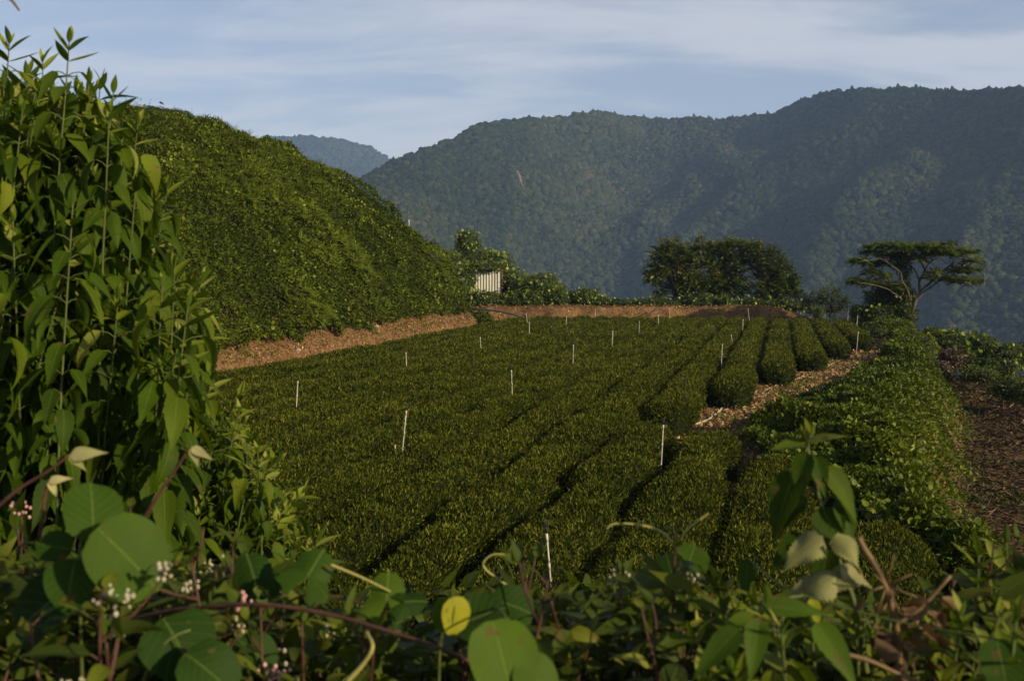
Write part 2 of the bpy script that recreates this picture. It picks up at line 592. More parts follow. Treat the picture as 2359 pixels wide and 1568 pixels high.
def ground_mat():
    m, nt, out = new_mat('soil_and_undergrowth')
    L = nt.links.new
    tc = nt.nodes.new('ShaderNodeTexCoord')
    n1 = nt.nodes.new('ShaderNodeTexNoise')
    n1.inputs['Scale'].default_value = 1.3
    n1.inputs['Detail'].default_value = 9
    n1.inputs['Roughness'].default_value = .68
    L(tc.outputs['Object'], n1.inputs['Vector'])
    r1 = ramp(nt, [(.25, (.045, .023, .011)), (.45, (.11, .061, .025)), (.6, (.18, .105, .044)), (.78, (.28, .175, .082))])
    L(n1.outputs[0], r1.inputs[0])
    r2 = ramp(nt, [(.3, (.012, .016, .005)), (.6, (.030, .036, .010)), (.8, (.05, .045, .018))])
    L(n1.outputs[0], r2.inputs[0])
    a = nt.nodes.new('ShaderNodeAttribute')
    a.attribute_name = 'rnd'
    mx = nt.nodes.new('ShaderNodeMix')
    mx.data_type = 'RGBA'
    L(a.outputs['Fac'], mx.inputs[0])
    L(r1.outputs[0], mx.inputs[6])
    L(r2.outputs[0], mx.inputs[7])
    b = nt.nodes.new('ShaderNodeBsdfPrincipled')
    b.inputs['Roughness'].default_value = .95
    b.inputs['Specular IOR Level'].default_value = .15
    L(mx.outputs[2], b.inputs['Base Color'])
    n2 = nt.nodes.new('ShaderNodeTexNoise')
    n2.inputs['Scale'].default_value = 9
    n2.inputs['Detail'].default_value = 6
    L(tc.outputs['Object'], n2.inputs['Vector'])
    bp = nt.nodes.new('ShaderNodeBump')
    bp.inputs['Strength'].default_value = .9
    bp.inputs['Distance'].default_value = .08
    L(n2.outputs[0], bp.inputs['Height'])
    L(bp.outputs[0], b.inputs['Normal'])
    L(b.outputs[0], out.inputs[0])
    return m


tag(g.build('ground', ground_mat(), smooth=True), kind='structure')

# ================================================================== MOUNTAINS
RX = [-300, 500, 700, 805, 850, 925, 1000, 1060, 1100, 1180, 1240, 1300, 1370, 1450, 1540, 1640, 1720, 1790, 1830, 1900, 1990, 2100, 2230, 2359, 2700, 3400]
RY = [700, 560, 480, 432, 413, 378, 344, 322, 298, 276, 268, 266, 266, 275, 276, 273, 268, 265, 243, 220, 204, 206, 209, 213, 230, 330]
D0, Z0 = 620.0, -235.0


def ridge_d(px):
    return np.interp(px, [-500, 600, 850, 1150, 1480, 1800, 2100, 2400, 3600], [1250, 1300, 1420, 1720, 2050, 1830, 1560, 1330, 900])


def foot_d(px):
    return np.interp(px, [-500, 600, 900, 1270, 1600, 2000, 2400, 3600], [520, 560, 690, 1050, 860, 690, 560, 420])


def mount_point(px, t):
    """px photo column, t: 0 foot .. 1 ridge .. beyond"""
    px, t = np.broadcast_arrays(np.asarray(px, float), np.asarray(t, float))
    dr = ridge_d(px)
    zr = CZ + (HZ - np.interp(px, RX, RY)) / FPX * dr
    d0 = foot_d(px)
    d = d0 + (dr - d0) * t
    prof = np.where(t < 1, np.clip(t, 0, 1) ** 1.12, 1 - (t - 1) * 1.5)
    z = Z0 + (zr - Z0) * prof
    x = (px - CX) / FPX * d
    return x, d, z


SPURS = [  # photo points of each crest, height in m, width in photo px
    ([(1010, 345), (1010, 430), (960, 520), (930, 640)], 40, 110),
    ([(1250, 270), (1230, 380), (1180, 470), (1160, 600)], 40, 90),
    ([(1900, 222), (1850, 330), (1760, 440), (1690, 500), (1600, 590), (1560, 690)], 45, 120),
    ([(2080, 205), (2060, 380), (1980, 480), (1900, 590), (1850, 700)], 50, 130),
    ([(2300, 210), (2330, 400), (2250, 600), (2200, 760)], 40, 130),
    ([(1690, 270), (1640, 380), (1560, 470), (1480, 600)], 30, 80),
]


def mount_surface(px, t):
    x, d, z = mount_point(px, t)
    for crest, h, wd in SPURS:
        c = np.array(crest, float)
        tt = np.linspace(0, 1.02, 60)
        # t of each crest point: row height of the plain profile in that column
        ts = []
        for cx, cy in c:
            _, dd, zz = mount_point(np.full(60, cx), tt)
            yy = HZ - (zz - CZ) / dd * FPX
            ts.append(tt[np.argmin(np.abs(yy - cy))])
        o = np.argsort(ts)
        cxs = np.interp(t, np.array(ts)[o], c[o, 0])
        win = sstep(-.05, .3, t) * (1 - sstep(.5, .93, t))
        q = (np.asarray(px) - cxs + 14 * vnoise(t * 9, h)) / wd
        z = z + h * win * np.exp(-np.abs(q) ** 1.25 * 1.6)
    env = sstep(0, .2, t) * (1 - .75 * sstep(.82, 1, t))
    z = z + env * (30 * fbm(x / 190, d / 230, 1, octaves=4) - 9 * np.abs(fbm(x / 95, d / 230, 4, octaves=2)))
    return x, d, z


def surface_mesh(name, fn, p0, p1, t0, t1, n, k, mat):
    A, T = np.meshgrid(np.linspace(p0, p1, n), np.linspace(t0, t1, k))
    x, d, z = fn(A, T)
    i = np.arange(n * k).reshape(k, n)
    q = np.stack([i[:-1, :-1], i[:-1, 1:], i[1:, 1:], i[1:, :-1]], -1).reshape(-1, 4)
    g = Geo()
    g.add(np.stack([x, d, z], -1), q, 0.5)
    return g.build(name, mat, smooth=True)


M['mountain'] = noise_mat('forest_floor', [(.3, (.018, .026, .010)), (.6, (.035, .045, .018)), (.8, (.07, .055, .03))], .02, bump=3, bscale=.08)
tag(surface_mesh('mountain', mount_surface, -500, 3600, 0, 1.35, 340, 130, M['mountain']), kind='structure')


def far_surface(px, t):
    px, t = np.broadcast_arrays(np.asarray(px, float), np.asarray(t, float))
    dr = 3900.0 + 0 * px
    e = np.interp(px, [-200, 300, 480, 560, 610, 650, 690, 740, 800, 850, 885, 925, 1000, 1100, 1400], [520, 420, 350, 330, 321, 316, 315, 319, 328, 342, 358, 382, 430, 500, 640])
    zr = CZ + (HZ - e) / FPX * dr
    d = 2700 + (dr - 2700) * t
    z = -240 + (zr + 240) * np.where(t < 1, np.clip(t, 0, 1) ** 1.1, 1 - (t - 1) * 1.4)
    x = (px - CX) / FPX * d
    env = sstep(0, .3, t) * (1 - .8 * sstep(.8, 1, t))
    z = z + env * 60 * fbm(x / 260, d / 420, 2, octaves=4)
    return x, d, z


tag(surface_mesh('far_mountain', far_surface, -200, 1400, 0, 1.3, 150, 60, M['mountain']), kind='structure')

# forest canopy: separate crowns no one could count, one object per mountain
def canopy(name, fn, p0, p1, t0, t1, area_n, rmin, rmax, cull_left=None):
    N = area_n
    px = RNG.uniform(p0, p1, N)
    t = RNG.uniform(t0, t1, N)
    x, d, z = fn(px, t)
    keep = RNG.uniform(0, 1, N) < (d / d.max()) ** 1.0
    px, t, x, d, z = px[keep], t[keep], x[keep], d[keep], z[keep]
    yy = HZ - (z - CZ) / d * FPX
    keep = yy < 930
    if cull_left is not None:
        keep &= ~cull_left(px, yy)
    x, d, z, yy, px, t = x[keep], d[keep], z[keep], yy[keep], px[keep], t[keep]
    n = len(x)
    r = RNG.uniform(rmin, rmax, n) * (1 + .25 * vnoise(x / 60, d / 60, 2))
    v1, f1 = ICO2
    protos = []
    for k in range(10):
        q = v1 * (1 + .34 * fbm(v1[:, 0] * 1.9 + 9 * k, v1[:, 1] * 1.9, v1[:, 2] * 1.9, octaves=3))[:, None]
        protos.append(q * np.array([1, 1, RNG.uniform(.75, 1.15)]))
    patch = .5 + .5 * fbm(x / 130, d / 130, z / 130, octaves=3)
    rnd = np.clip(.22 + .17 * RNG.normal(size=n) + .40 * patch, 0, 1)
    g = Geo()
    ch = RNG.integers(0, 10, n)
    for k in range(10):
        s = np.where(ch == k)[0]
        # drop the hidden lower half of each crown
        V = protos[k][None] * r[s][:, None, None] + np.stack([x[s], d[s], z[s] + r[s] * .55], -1)[:, None]
        F = (f1[None] + (np.arange(len(s)) * len(v1))[:, None, None]).reshape(-1, 3)
        g.add(V.reshape(-1, 3), F, np.repeat(rnd[s], len(v1)))
    ob = g.build(name, M['canopy'], smooth=False)
    return ob


def canopy_mat():
    m, nt, out = new_mat('forest_canopy')
    L = nt.links.new
    a = nt.nodes.new('ShaderNodeAttribute')
    a.attribute_name = 'rnd'
    r = ramp(nt, [(0, (.007, .013, .005)), (.35, (.017, .028, .009)), (.62, (.038, .050, .015)), (.82, (.058, .060, .021)), (1, (.085, .066, .032))])
    L(a.outputs['Fac'], r.inputs[0])
    tc = nt.nodes.new('ShaderNodeTexCoord')
    n = nt.nodes.new('ShaderNodeTexNoise')
    n.inputs['Scale'].default_value = .45
    n.inputs['Detail'].default_value = 5
    L(tc.outputs['Object'], n.inputs['Vector'])
    mr = nt.nodes.new('ShaderNodeMapRange')
    mr.inputs['From Min'].default_value = .35
    mr.inputs['From Max'].default_value = .65
    mr.inputs['To Min'].default_value = .62
    mr.inputs['To Max'].default_value = 1.35
    L(n.outputs[0], mr.inputs[0])
    mx = nt.nodes.new('ShaderNodeVectorMath')
    mx.operation = 'SCALE'
    L(r.outputs[0], mx.inputs[0])
    L(mr.outputs[0], mx.inputs['Scale'])
    b = nt.nodes.new('ShaderNodeBsdfPrincipled')
    b.inputs['Roughness'].default_value = .9
    b.inputs['Specular IOR Level'].default_value = .1
    L(mx.outputs[0], b.inputs['Base Color'])
    bp = nt.nodes.new('ShaderNodeBump')
    bp.inputs['Distance'].default_value = 2.5
    bp.inputs['Strength'].default_value = 1
    L(n.outputs[0], bp.inputs['Height'])
    L(bp.outputs[0], b.inputs['Normal'])
    L(b.outputs[0], out.inputs[0])
    return m


M['canopy'] = canopy_mat()
HILLSIL_X = [0, 330, 440, 525, 620, 700, 760, 800, 890, 960, 1000, 1040, 1080, 1160, 1250, 1330]
HILLSIL_Y = [200, 250, 280, 300, 325, 360, 400, 435, 490, 545, 575, 560, 535, 600, 660, 690]
tag(canopy('mountain_forest', mount_surface, 640, 2560, .12, 1.02, 90000, 2.2, 6.2,
           lambda p, y: (y > np.interp(p, HILLSIL_X, HILLSIL_Y) + 130) & (p < 1330)),
    'dense dark green broadleaf forest covering the mountainsides across the valley', 'forest', kind='stuff')
tag(canopy('far_mountain_forest', far_surface, 540, 1000, .35, 1.02, 7000, 7, 12),
    'blue hazed forest on the farthest mountain behind the tea hill', 'forest', kind='stuff')

# bare scree and soil scars on the mountainside
def scar(name, pts, wpx, label):
    g = Geo()
    P = []
    tt = np.linspace(0, 1.0, 400)
    for cx, cy in pts:
        x, d, z = mount_surface(np.full(400, float(cx)), tt)
        yy = HZ - (z - CZ) / d * FPX
        k = np.argmin(np.abs(yy - cy))
        P.append((x[k], d[k], z[k]))
    P = curve_pts(P, 30)
    w = np.interp(np.linspace(0, 1, 30), np.linspace(0, 1, len(wpx)), wpx) / FPX * P[:, 1]
    off = np.linspace(-1, 1, 7)
    V = []
    for i in range(30):
        for o in off:
            h = 7.5 * (1 - o * o) + 1.5 * vnoise(i * .7, o * 4)
            V.append(P[i] + np.array([o * w[i] * (1 + .4 * vnoise(i * .9, 3 + o)), -3.0 * (1 - abs(o)) - 2, h - 1]))
    i = np.arange(30 * 7).reshape(30, 7)
    q = np.stack([i[:-1, :-1], i[:-1, 1:], i[1:, 1:], i[1:, :-1]], -1).reshape(-1, 4)
    g.add(np.array(V), q)
    return tag(g.build(name, M['scree'], smooth=True), kind='structure')


M['scree'] = noise_mat('bare_scree', [(.3, (.10, .075, .05)), (.6, (.20, .15, .105)), (.8, (.06, .07, .03))], .12, bump=1.5, bscale=.4)
scar('scree_slope', [(1168, 385), (1190, 405), (1200, 430), (1212, 450)], [3, 9, 6, 2], '')
scar('soil_slip', [(2262, 628), (2264, 650), (2262, 668)], [2, 5, 2], '')

# ================================================================== SKY, SUN, HAZE
SUN_EL, SUN_AZ = math.radians(21), math.radians(54)                  # azimuth: from straight behind the camera towards the right
sun_vec = np.array([math.sin(SUN_AZ) * math.cos(SUN_EL), -math.cos(SUN_AZ) * math.cos(SUN_EL), math.sin(SUN_EL)])

world = bpy.data.worlds.new('World')
scene.world = world
world.use_nodes = True
nt = world.node_tree
for n in list(nt.nodes):
    nt.nodes.remove(n)
L = nt.links.new


def N(kind, **kw):
    n = nt.nodes.new(kind)
    for k, v in kw.items():
        setattr(n, k, v)
    return n


def mth(op, a, b=None, c=None):
    n = N('ShaderNodeMath', operation=op)
    for i, q in enumerate((a, b, c)):
        if q is None:
            continue
        if isinstance(q, (int, float)):
            n.inputs[i].default_value = q
        else:
            L(q, n.inputs[i])
    return n.outputs[0]


sky = N('ShaderNodeTexSky', sky_type='NISHITA')
sky.sun_disc = False
sky.sun_elevation = SUN_EL
sky.sun_rotation = math.atan2(sun_vec[0], sun_vec[1])
sky.altitude = 400
sky.air_density = 1.0
sky.dust_density = 0.8
sky.ozone_density = 1.6
tc = N('ShaderNodeTexCoord')
sp = N('ShaderNodeSeparateXYZ')
L(tc.outputs['Generated'], sp.inputs[0])
el = mth('ADD', sp.outputs[2], 0.16)
ux = mth('DIVIDE', sp.outputs[0], el)
uy = mth('DIVIDE', sp.outputs[1], el)
cv = N('ShaderNodeCombineXYZ')
L(mth('MULTIPLY', ux, 0.55), cv.inputs[0])
L(mth('MULTIPLY', uy, 1.25), cv.inputs[1])
rot = N('ShaderNodeMapping')
rot.inputs['Rotation'].default_value = (0, 0, math.radians(-5))
rot.inputs['Location'].default_value = (3.1, 1.7, .4)
L(cv.outputs[0], rot.inputs[0])
n1 = N('ShaderNodeTexNoise')
n1.inputs['Scale'].default_value = 1.15
n1.inputs['Detail'].default_value = 9
n1.inputs['Roughness'].default_value = .52
n1.inputs['Distortion'].default_value = .7
L(rot.outputs[0], n1.inputs['Vector'])
n2 = N('ShaderNodeTexNoise')
n2.inputs['Scale'].default_value = 3.2
n2.inputs['Detail'].default_value = 8
n2.inputs['Roughness'].default_value = .6
n2.inputs['Distortion'].default_value = 1.2
L(rot.outputs[0], n2.inputs['Vector'])
mixn = mth('ADD', mth('MULTIPLY', n1.outputs[0], .75), mth('MULTIPLY', n2.outputs[0], .25))
cl = N('ShaderNodeMapRange')
cl.interpolation_type = 'SMOOTHSTEP'
cl.inputs['From Min'].default_value = .40
cl.inputs['From Max'].default_value = .60
cl.inputs['To Min'].default_value = .24
cl.inputs['To Max'].default_value = .70
L(mixn, cl.inputs[0])
# unseen overhead cirrus, thinned to lower the ambient light
thin = N('ShaderNodeMapRange')
thin.inputs['From Min'].default_value = .22
thin.inputs['From Max'].default_value = .75
thin.inputs['To Min'].default_value = 1.0
thin.inputs['To Max'].default_value = .25
L(sp.outputs[2], thin.inputs[0])
tint = N('ShaderNodeMix', data_type='RGBA', blend_type='MULTIPLY')
tint.inputs[0].default_value = 1
tint.inputs[7].default_value = (1.02, 1.0, 1.08, 1)
cm = N('ShaderNodeMix', data_type='RGBA')
L(mth('MULTIPLY', cl.outputs[0], thin.outputs[0]), cm.inputs[0])
L(sky.outputs[0], tint.inputs[6])
L(tint.outputs[2], cm.inputs[6])
cm.inputs[7].default_value = (8.3, 8.1, 8.1, 1)
bg = N('ShaderNodeBackground')
bg.inputs['Strength'].default_value = 0.078
L(cm.outputs[2], bg.inputs[0])
wo = N('ShaderNodeOutputWorld')
L(bg.outputs[0], wo.inputs[0])

sl = bpy.data.lights.new('sun', 'SUN')
sl.energy = 5.0
sl.angle = math.radians(0.6)
sl.color = (1.0, .81, .53)
so = bpy.data.objects.new('sun', sl)
COL.objects.link(so)
from mathutils import Vector
so.rotation_euler = Vector(sun_vec).to_track_quat('Z', 'Y').to_euler()

hz = Geo()
add_box(hz, (-2300, -60, -330), (2500, 4700, 760))
hm = bpy.data.materials.new('haze')
hm.use_nodes = True
for n in list(hm.node_tree.nodes):
    if n.type != 'OUTPUT_MATERIAL':
        hm.node_tree.nodes.remove(n)
pv = hm.node_tree.nodes.new('ShaderNodeVolumePrincipled')
pv.inputs['Color'].default_value = (.39, .60, 1.0, 1)
pv.inputs['Density'].default_value = 0.00014
pv.inputs['Anisotropy'].default_value = 0.0
ho = [n for n in hm.node_tree.nodes if n.type == 'OUTPUT_MATERIAL'][0]
hm.node_tree.links.new(pv.outputs[0], ho.inputs['Volume'])
tag(hz.build('haze', hm), kind='stuff')

cam_d = bpy.data.cameras.new('camera')
cam = bpy.data.objects.new('camera', cam_d)
COL.objects.link(cam)
cam.location = (0, 0, CZ)
cam.rotation_euler = (math.radians(90), 0, 0)
cam_d.sensor_width = 36
cam_d.lens = 36 * FPX / 2359
cam_d.shift_y = -(784 - HZ) / 2359
cam_d.clip_start = .05
cam_d.clip_end = 12000
cam_d.dof.use_dof = True
cam_d.dof.focus_distance = 32
cam_d.dof.aperture_fstop = 9
scene.camera = cam
scene.view_settings.view_transform = 'Standard'
scene.view_settings.look = 'None'
scene.view_settings.exposure = 0.42
scene.view_settings.gamma = 1
scene.cycles.max_bounces = 6
scene.cycles.transparent_max_bounces = 4
scene.cycles.volume_bounces = 0

# ================================================================== TEA
def in_view(P, mx=160, my=140):
    px = CX + P[:, 0] / P[:, 1] * FPX
    py = HZ - (P[:, 2] - CZ) / P[:, 1] * FPX
    return (px > -mx) & (px < 2359 + mx) & (py < 1568 + my) & (P[:, 1] > .2)


def row_surface(k, c, y0, y1, y, th):
    """point and normal on a clipped hedge; th 0..pi round the cross-section from right to left"""
    wide = .68 if -1 <= k <= 4 else .785
    w = wide + .05 * vnoise(y * .9, k * 7.3) + .055 * vnoise(y * .33, k * 3.1 + 50) - (0 if -1 <= k <= 4 else .22) * sstep(.1, .5, vnoise(y * .4, k * 4.1 + 70))
    h = .80 + .07 * vnoise(y * .45, k * 5.7 + 9) + .05 * vnoise(y * 1.3, k * 2.2)
    e0 = np.clip((y - y0) / .85, 0, 1)
    e1 = np.clip((y1 - y) / .85, 0, 1)
    e = np.sqrt(np.clip(1 - (1 - np.minimum(e0, e1)) ** 2, 0, 1))
    w = w * (.25 + .75 * e)
    h = h * (.45 + .55 * e ** .8)
    cs, sn = np.cos(th), np.sin(th)
    a, b = np.sign(cs) * np.abs(cs) ** .64, np.clip(sn, 0, 1) ** .56
    tuck = .82 + .18 * np.clip(b * 1.6, 0, 1)
    x = c + SLOPE * y + w * a * tuck
    bump = .035 * fbm(x * 2.2, y * 2.2, k, octaves=2)
    z = h * b + bump * b
    P = np.stack([x, y, z], -1)
    Nn = unit(np.stack([np.sign(cs) * np.abs(cs) ** 1.4 / w, np.where(y - y0 < .85, -.9 * (1 - e0), 0) + np.where(y1 - y < .85, .9 * (1 - e1), 0), np.clip(sn, .02, 1) ** 1.4 / h], -1))
    return P, Nn


TEA_T = [simple_leaf(.30, .06, .10), simple_leaf(.36, .10, .25), simple_leaf(.26, .05, .35)]


def tea_row(k, c, y0, y1, label):
    th = np.linspace(-.0, np.pi, 15)
    ys = np.concatenate([y0 + .85 * np.array([0, .03, .1, .25, .5, .8]), np.arange(y0 + 1.1, y1 - 1.0, .4), y1 - .85 * np.array([.8, .5, .25, .1, .03, 0])])
    Y, T = np.meshgrid(ys, th, indexing='ij')
    P, Nn = row_surface(k, c, y0, y1, Y, T)
    P = P - Nn * .05
    i = np.arange(len(ys) * 15).reshape(len(ys), 15)
    q = np.stack([i[:-1, :-1], i[1:, :-1], i[1:, 1:], i[:-1, 1:]], -1).reshape(-1, 4)
    gb = Geo()
    gb.add(P, [q, i[0][None, ::-1], i[-1][None]], .3)
    # leaves
    length = y1 - y0
    ce = Geo()
    for ye, sg in ((y0, -1), (y1, 1)):
        m = 260
        Pe = np.stack([c + SLOPE * ye + RNG.uniform(-.34, .34, m), ye - sg * RNG.uniform(.0, .22, m), RNG.uniform(.02, .56, m)], -1)
        De = unit(np.array([0, sg * .5, .3]) + RNG.normal(size=(m, 3)) * .7)
        add_leaves(ce, Pe + np.array([0, sg * .08, 0]), De, rand_dirs(m), (.05 + .0013 * ye) * RNG.uniform(.7, 1.3, m), TEA_T, np.clip(RNG.normal(.3, .13, m), 0, 1))
    m = int(length * 2.3 * 4200)
    y = RNG.uniform(y0, y1, m)
    je = RNG.uniform(0, 1, m)
    y = np.where(je < 900 / m, y0 + .5 * RNG.uniform(0, 1, m) ** 3, y)
    u_ = RNG.uniform(-1, 1, m)
    t = np.where(RNG.uniform(0, 1, m) < .62, np.arccos(np.sign(u_) * np.abs(u_) ** (1 / .64)), np.where(u_ > 0, 0, np.pi) + np.sign(u_) * np.arcsin(RNG.uniform(0, .95, m) ** 2))
    ll = .034 + .00125 * y
    keep = RNG.uniform(0, 1, m) < np.minimum(1, 7.0 / ll ** 2 / 4200)
    y, t, ll = y[keep], t[keep], ll[keep]
    P, Nn = row_surface(k, c, y0, y1, y, t)
    v = in_view(P)
    P, Nn, ll, t, y = P[v], Nn[v], ll[v], t[v], y[v]
    n = len(P)
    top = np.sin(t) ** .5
    shoot = RNG.uniform(0, 1, n) < .20 * top
    D = unit(Nn * (.3 + .3 * shoot)[:, None] + np.array([0, 0, .30]) + RNG.normal(size=(n, 3)) * np.where(shoot, .38, .75)[:, None])
    P = P + Nn * (RNG.uniform(-.05, .03, n) + .05 * shoot)[:, None]
    S = ll * RNG.uniform(.7, 1.3, n) * np.where(shoot, 1.25, 1)
    patch = fbm(P[:, 0] * .5, P[:, 1] * .35, 11, octaves=2)
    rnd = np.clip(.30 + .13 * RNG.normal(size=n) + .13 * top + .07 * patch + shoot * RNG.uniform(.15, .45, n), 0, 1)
    gl = ce
    add_leaves(gl, P, D, unit(rand_dirs(n) + Nn * .4), S, TEA_T, rnd)
    o = thing('tea_hedge', (c + SLOPE * y0, y0, 0), label, 'tea hedge', 'clipped tea hedge rows')
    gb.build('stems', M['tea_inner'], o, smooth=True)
    gl.build('foliage', M['tea'], o)


ORD = ['first', 'second', 'third', 'fourth', 'fifth', 'sixth', 'seventh', 'eighth', 'ninth', 'tenth', 'eleventh']
starts = {-1: 28.4, 0: 34.0, 1: 40.6, 2: 46.2, 3: 52.6, 4: 57.4}
ends = {4: 75.5, 3: 78.5}
nice = {
    -1: 'long tea hedge ending in a blunt tip beside the pale curved hose',
    0: 'largest rounded tea hedge end standing at the bend of the curved hose',
    1: 'tea hedge with rounded end on the path, next right of the hose bend',
    2: 'tea hedge with dark rounded end, third of the blunt ends along the path',
    3: 'short tea hedge with a low rounded end, second row from the far right',
    4: 'outermost short tea hedge at the far right, against the creeper bank',
}
for k in range(-12, 5):
    c = -1.67 + 1.5 * k
    y0 = starts.get(k, max(8.5, -c / .78))
    y1 = ends.get(k, 80.6 + .5 * vnoise(k * 1.7, 3))
    if k in nice:
        lb = nice[k]
    elif k == -12:
        lb = 'tea hedge running along the foot of the bare soil bank'
    elif k <= -7:
        lb = ORD[k + 11 + 1] + ' tea hedge row out from the soil bank, merged with its neighbours'
    else:
        lb = ORD[-k - 1] + ' dense tea hedge row left of the blunt row end at the hose'
    tea_row(k, c, y0, y1, lb)
front = [(-1, 25.6, 'near tea hedge below the path whose far tip points at the hose'),
         (0, 24.6, 'near tea hedge with rounded shoulder at the dark hollow below the path'),
         (1, 21.4, 'near tea hedge beside the creeper bank foot, second from its right end'),
         (2, 15.6, 'short near tea hedge in front of the creeper bank behind the upright young plant'),
         (3, 13.4, 'rightmost near tea hedge below the creeper bank, close to the foreground leaves')]
for k, y1, lb in front:
    tea_row(k + 40, -1.67 + 1.5 * k, 8.5, y1, lb)

# ------------------------------------------------------------------ sprinkler poles
POLES = [  # base px, base py, top px, top py, label
    (1269, 1345, 1259, 1228, 'tallest nearest white sprinkler pole rising behind the foreground leaves'),
    (928, 1045, 936, 945, 'white sprinkler pole with a short stub pipe beside its foot'),
    (1524, 1052, 1528, 978, 'white sprinkler pole near the front end of the path and the curved hose'),
    (683, 935, 686, 877, 'white sprinkler pole nearest the leafy bush at left, by the soil bank'),
    (1181, 908, 1178, 852, 'slightly leaning white pole alone in the middle of the tea field'),
    (937, 848, 935, 811, 'short white pole in the tea close under the soil bank'),
    (1320, 843, 1321, 794, 'slim grey sprinkler pole right of the field middle'),
    (1108, 806, 1106, 776, 'small white pole just in front of the soil bank corner'),
    (1410, 798, 1412, 762, 'small grey pole in the tea below the left edge of the tree group'),
    (1220, 774, 1219, 741, 'white bare pole in the tea below the corrugated shed'),
    (1215, 744, 1212, 722, 'tilted white pole at the far field edge below the shed'),
    (1304, 752, 1305, 728, 'thin pole at the far field edge below the low vine hedge'),
    (1472, 767, 1473, 740, 'grey pole joined to a sloping dark pipe on the soil bank'),
    (1516, 750, 1517, 724, 'thin pole just right of the sloping dark pipe'),
    (1543, 737, 1542, 710, 'thin white pole against the back bank below the leftmost tree trunk'),
    (1371, 731, 1372, 711, 'faint thin stake standing on the back soil bank'),
    (1663, 834, 1664, 792, 'white sprinkler pole on the second blunt tea row from the hose'),
    (1577, 930, 1579, 880, 'dark thin sprinkler riser on the tea row left of the hose bend'),
    (1687, 786, 1684, 770, 'shortest tilted pole with dark head far in the right rows'),
    (1711, 759, 1712, 735, 'white pole in the far tea rows below the tree group middle'),
    (1726, 738, 1723, 710, 'tilted white pole at the far edge below the right-hand tree'),
    (1953, 731, 1955, 708, 'thin pole at the far right field corner beside the pale reed clump'),
    (1974, 750, 1976, 727, 'white pole on the outermost tea row below the bright shrub'),
    (1975, 787, 1977, 764, 'white sprinkler pole at the rounded end of the outermost tea row'),
]


def sprinkler_pole(base, top, r, label, stub=False, dark=False):
    o = thing('sprinkler_pole', base, label, 'sprinkler pole', 'sprinkler poles in the tea field')
    g = Geo()
    base, top = np.asarray(base), np.asarray(top)
    mid = (base + top) / 2 + np.array([RNG.normal() * .006, RNG.normal() * .006, 0])
    add_tube(g, curve_pts([base - (0, 0, .05), mid, top], 9), r, 8)
    u = unit(top - base)
    for q in (.45, .72):                                            # glued sockets
        pth = base + (top - base) * q
        add_tube(g, [pth - u * .035, pth + u * .035], r * 1.25, 8)
    add_tube(g, [top - u * .10, top], r * 1.45, 8)
    g.build('pipe', M['blackplastic'] if dark else M['pvc'], o, smooth=False)
    h = Geo()
    add_tube(h, [top, top + u * .05, top + u * .07], [r * 1.0, r * .9, r * 1.5], 8)
    p = top + u * .07
    for a in (0, 1):
        s = np.array([math.cos(a * np.pi / 2 + .4), math.sin(a * np.pi / 2 + .4), 0])
        add_tube(h, [p - s * r * 2.0 + u * .05, p - s * r * 1.9, p + s * r * 1.9, p + s * r * 2.0 + u * .05], r * .35, 5)
    add_tube(h, [p + u * .05, p + u * .065], [r * 2.2, r * 1.6], 9)
    s = np.array([.93, .3, .1])
    add_tube(h, [p + u * .06, p + u * .085 + s * r * 3.2], [r * .6, r * .5], 6)
    h.build('sprinkler_head', M['blackplastic'], o)
    if stub:
        s = Geo()
        b2 = base + np.array([-.08, .02, 0])
        add_tube(s, [b2, b2 + np.array([-.015, 0, .98])], r * .95, 8)
        s.build('stub_pipe', M['pvc'], o)
    return o


for bx, by, tx, ty, lb in POLES:
    d = min(FPX * 3.75 / (by - HZ), 79.5)
    b3, t3 = at(bx, by, d), at(tx, ty, d)
    if by < 735:
        d = 83.0
        b3, t3 = at(bx, by, d), at(tx, ty, d)
    u = (t3 - b3) / (t3[2] - b3[2])
    foot = b3 - u * (b3[2] - max(0, float(terrain(b3[0], b3[1])) - .05))
    sprinkler_pole(foot, t3, .011 + .00008 * d, lb, stub=(bx == 928), dark=(bx == 1577))

# ------------------------------------------------------------------ hoses and pipes
def ground_line(pts, h=.02, zoff=0.0, n=40):
    P = []
    for px, py in pts:
        d = FPX * CZ / (py - HZ)
        for _ in range(12):
            x = (px - CX) / FPX * d
            d = FPX * (CZ - float(terrain(x, d)) - h) / (py - HZ)
        P.append(((px - CX) / FPX * d, d, 0))
    C = curve_pts(P, n)
    C[:, 2] = terrain(C[:, 0], C[:, 1]) + h
    return C


def hose(name, pts, r, mat, label, cat, h=.03):
    C = ground_line(pts, h)
    C[:, 2] = np.convolve(np.pad(C[:, 2], 2, mode='edge'), np.ones(5) / 5, 'valid')
    g = Geo()
    add_tube(g, C, r, 8)
    return tag(g.build(name, M[mat], smooth=True, origin=C[0]), label, cat)


hose('garden_hose', [(1560, 966), (1590, 976), (1622, 970), (1650, 952), (1664, 938)], .032, 'hose', 'pale dusty curved hose lying on the path at the row ends', 'hose')
hose('garden_hose', [(1706, 922), (1726, 917), (1748, 912), (1762, 900), (1774, 893)], .022, 'hose', 'short pale hose piece on the path below the second blunt row', 'hose')
hose('garden_hose', [(1800, 888), (1828, 876), (1868, 862)], .022, 'hose', 'straight pale hose piece beside the dark rounded tea row end', 'hose')
hose('garden_hose', [(1900, 850), (1930, 832), (1962, 818)], .020, 'hose', 'thin hose farthest up the path near the creeper bank', 'hose')


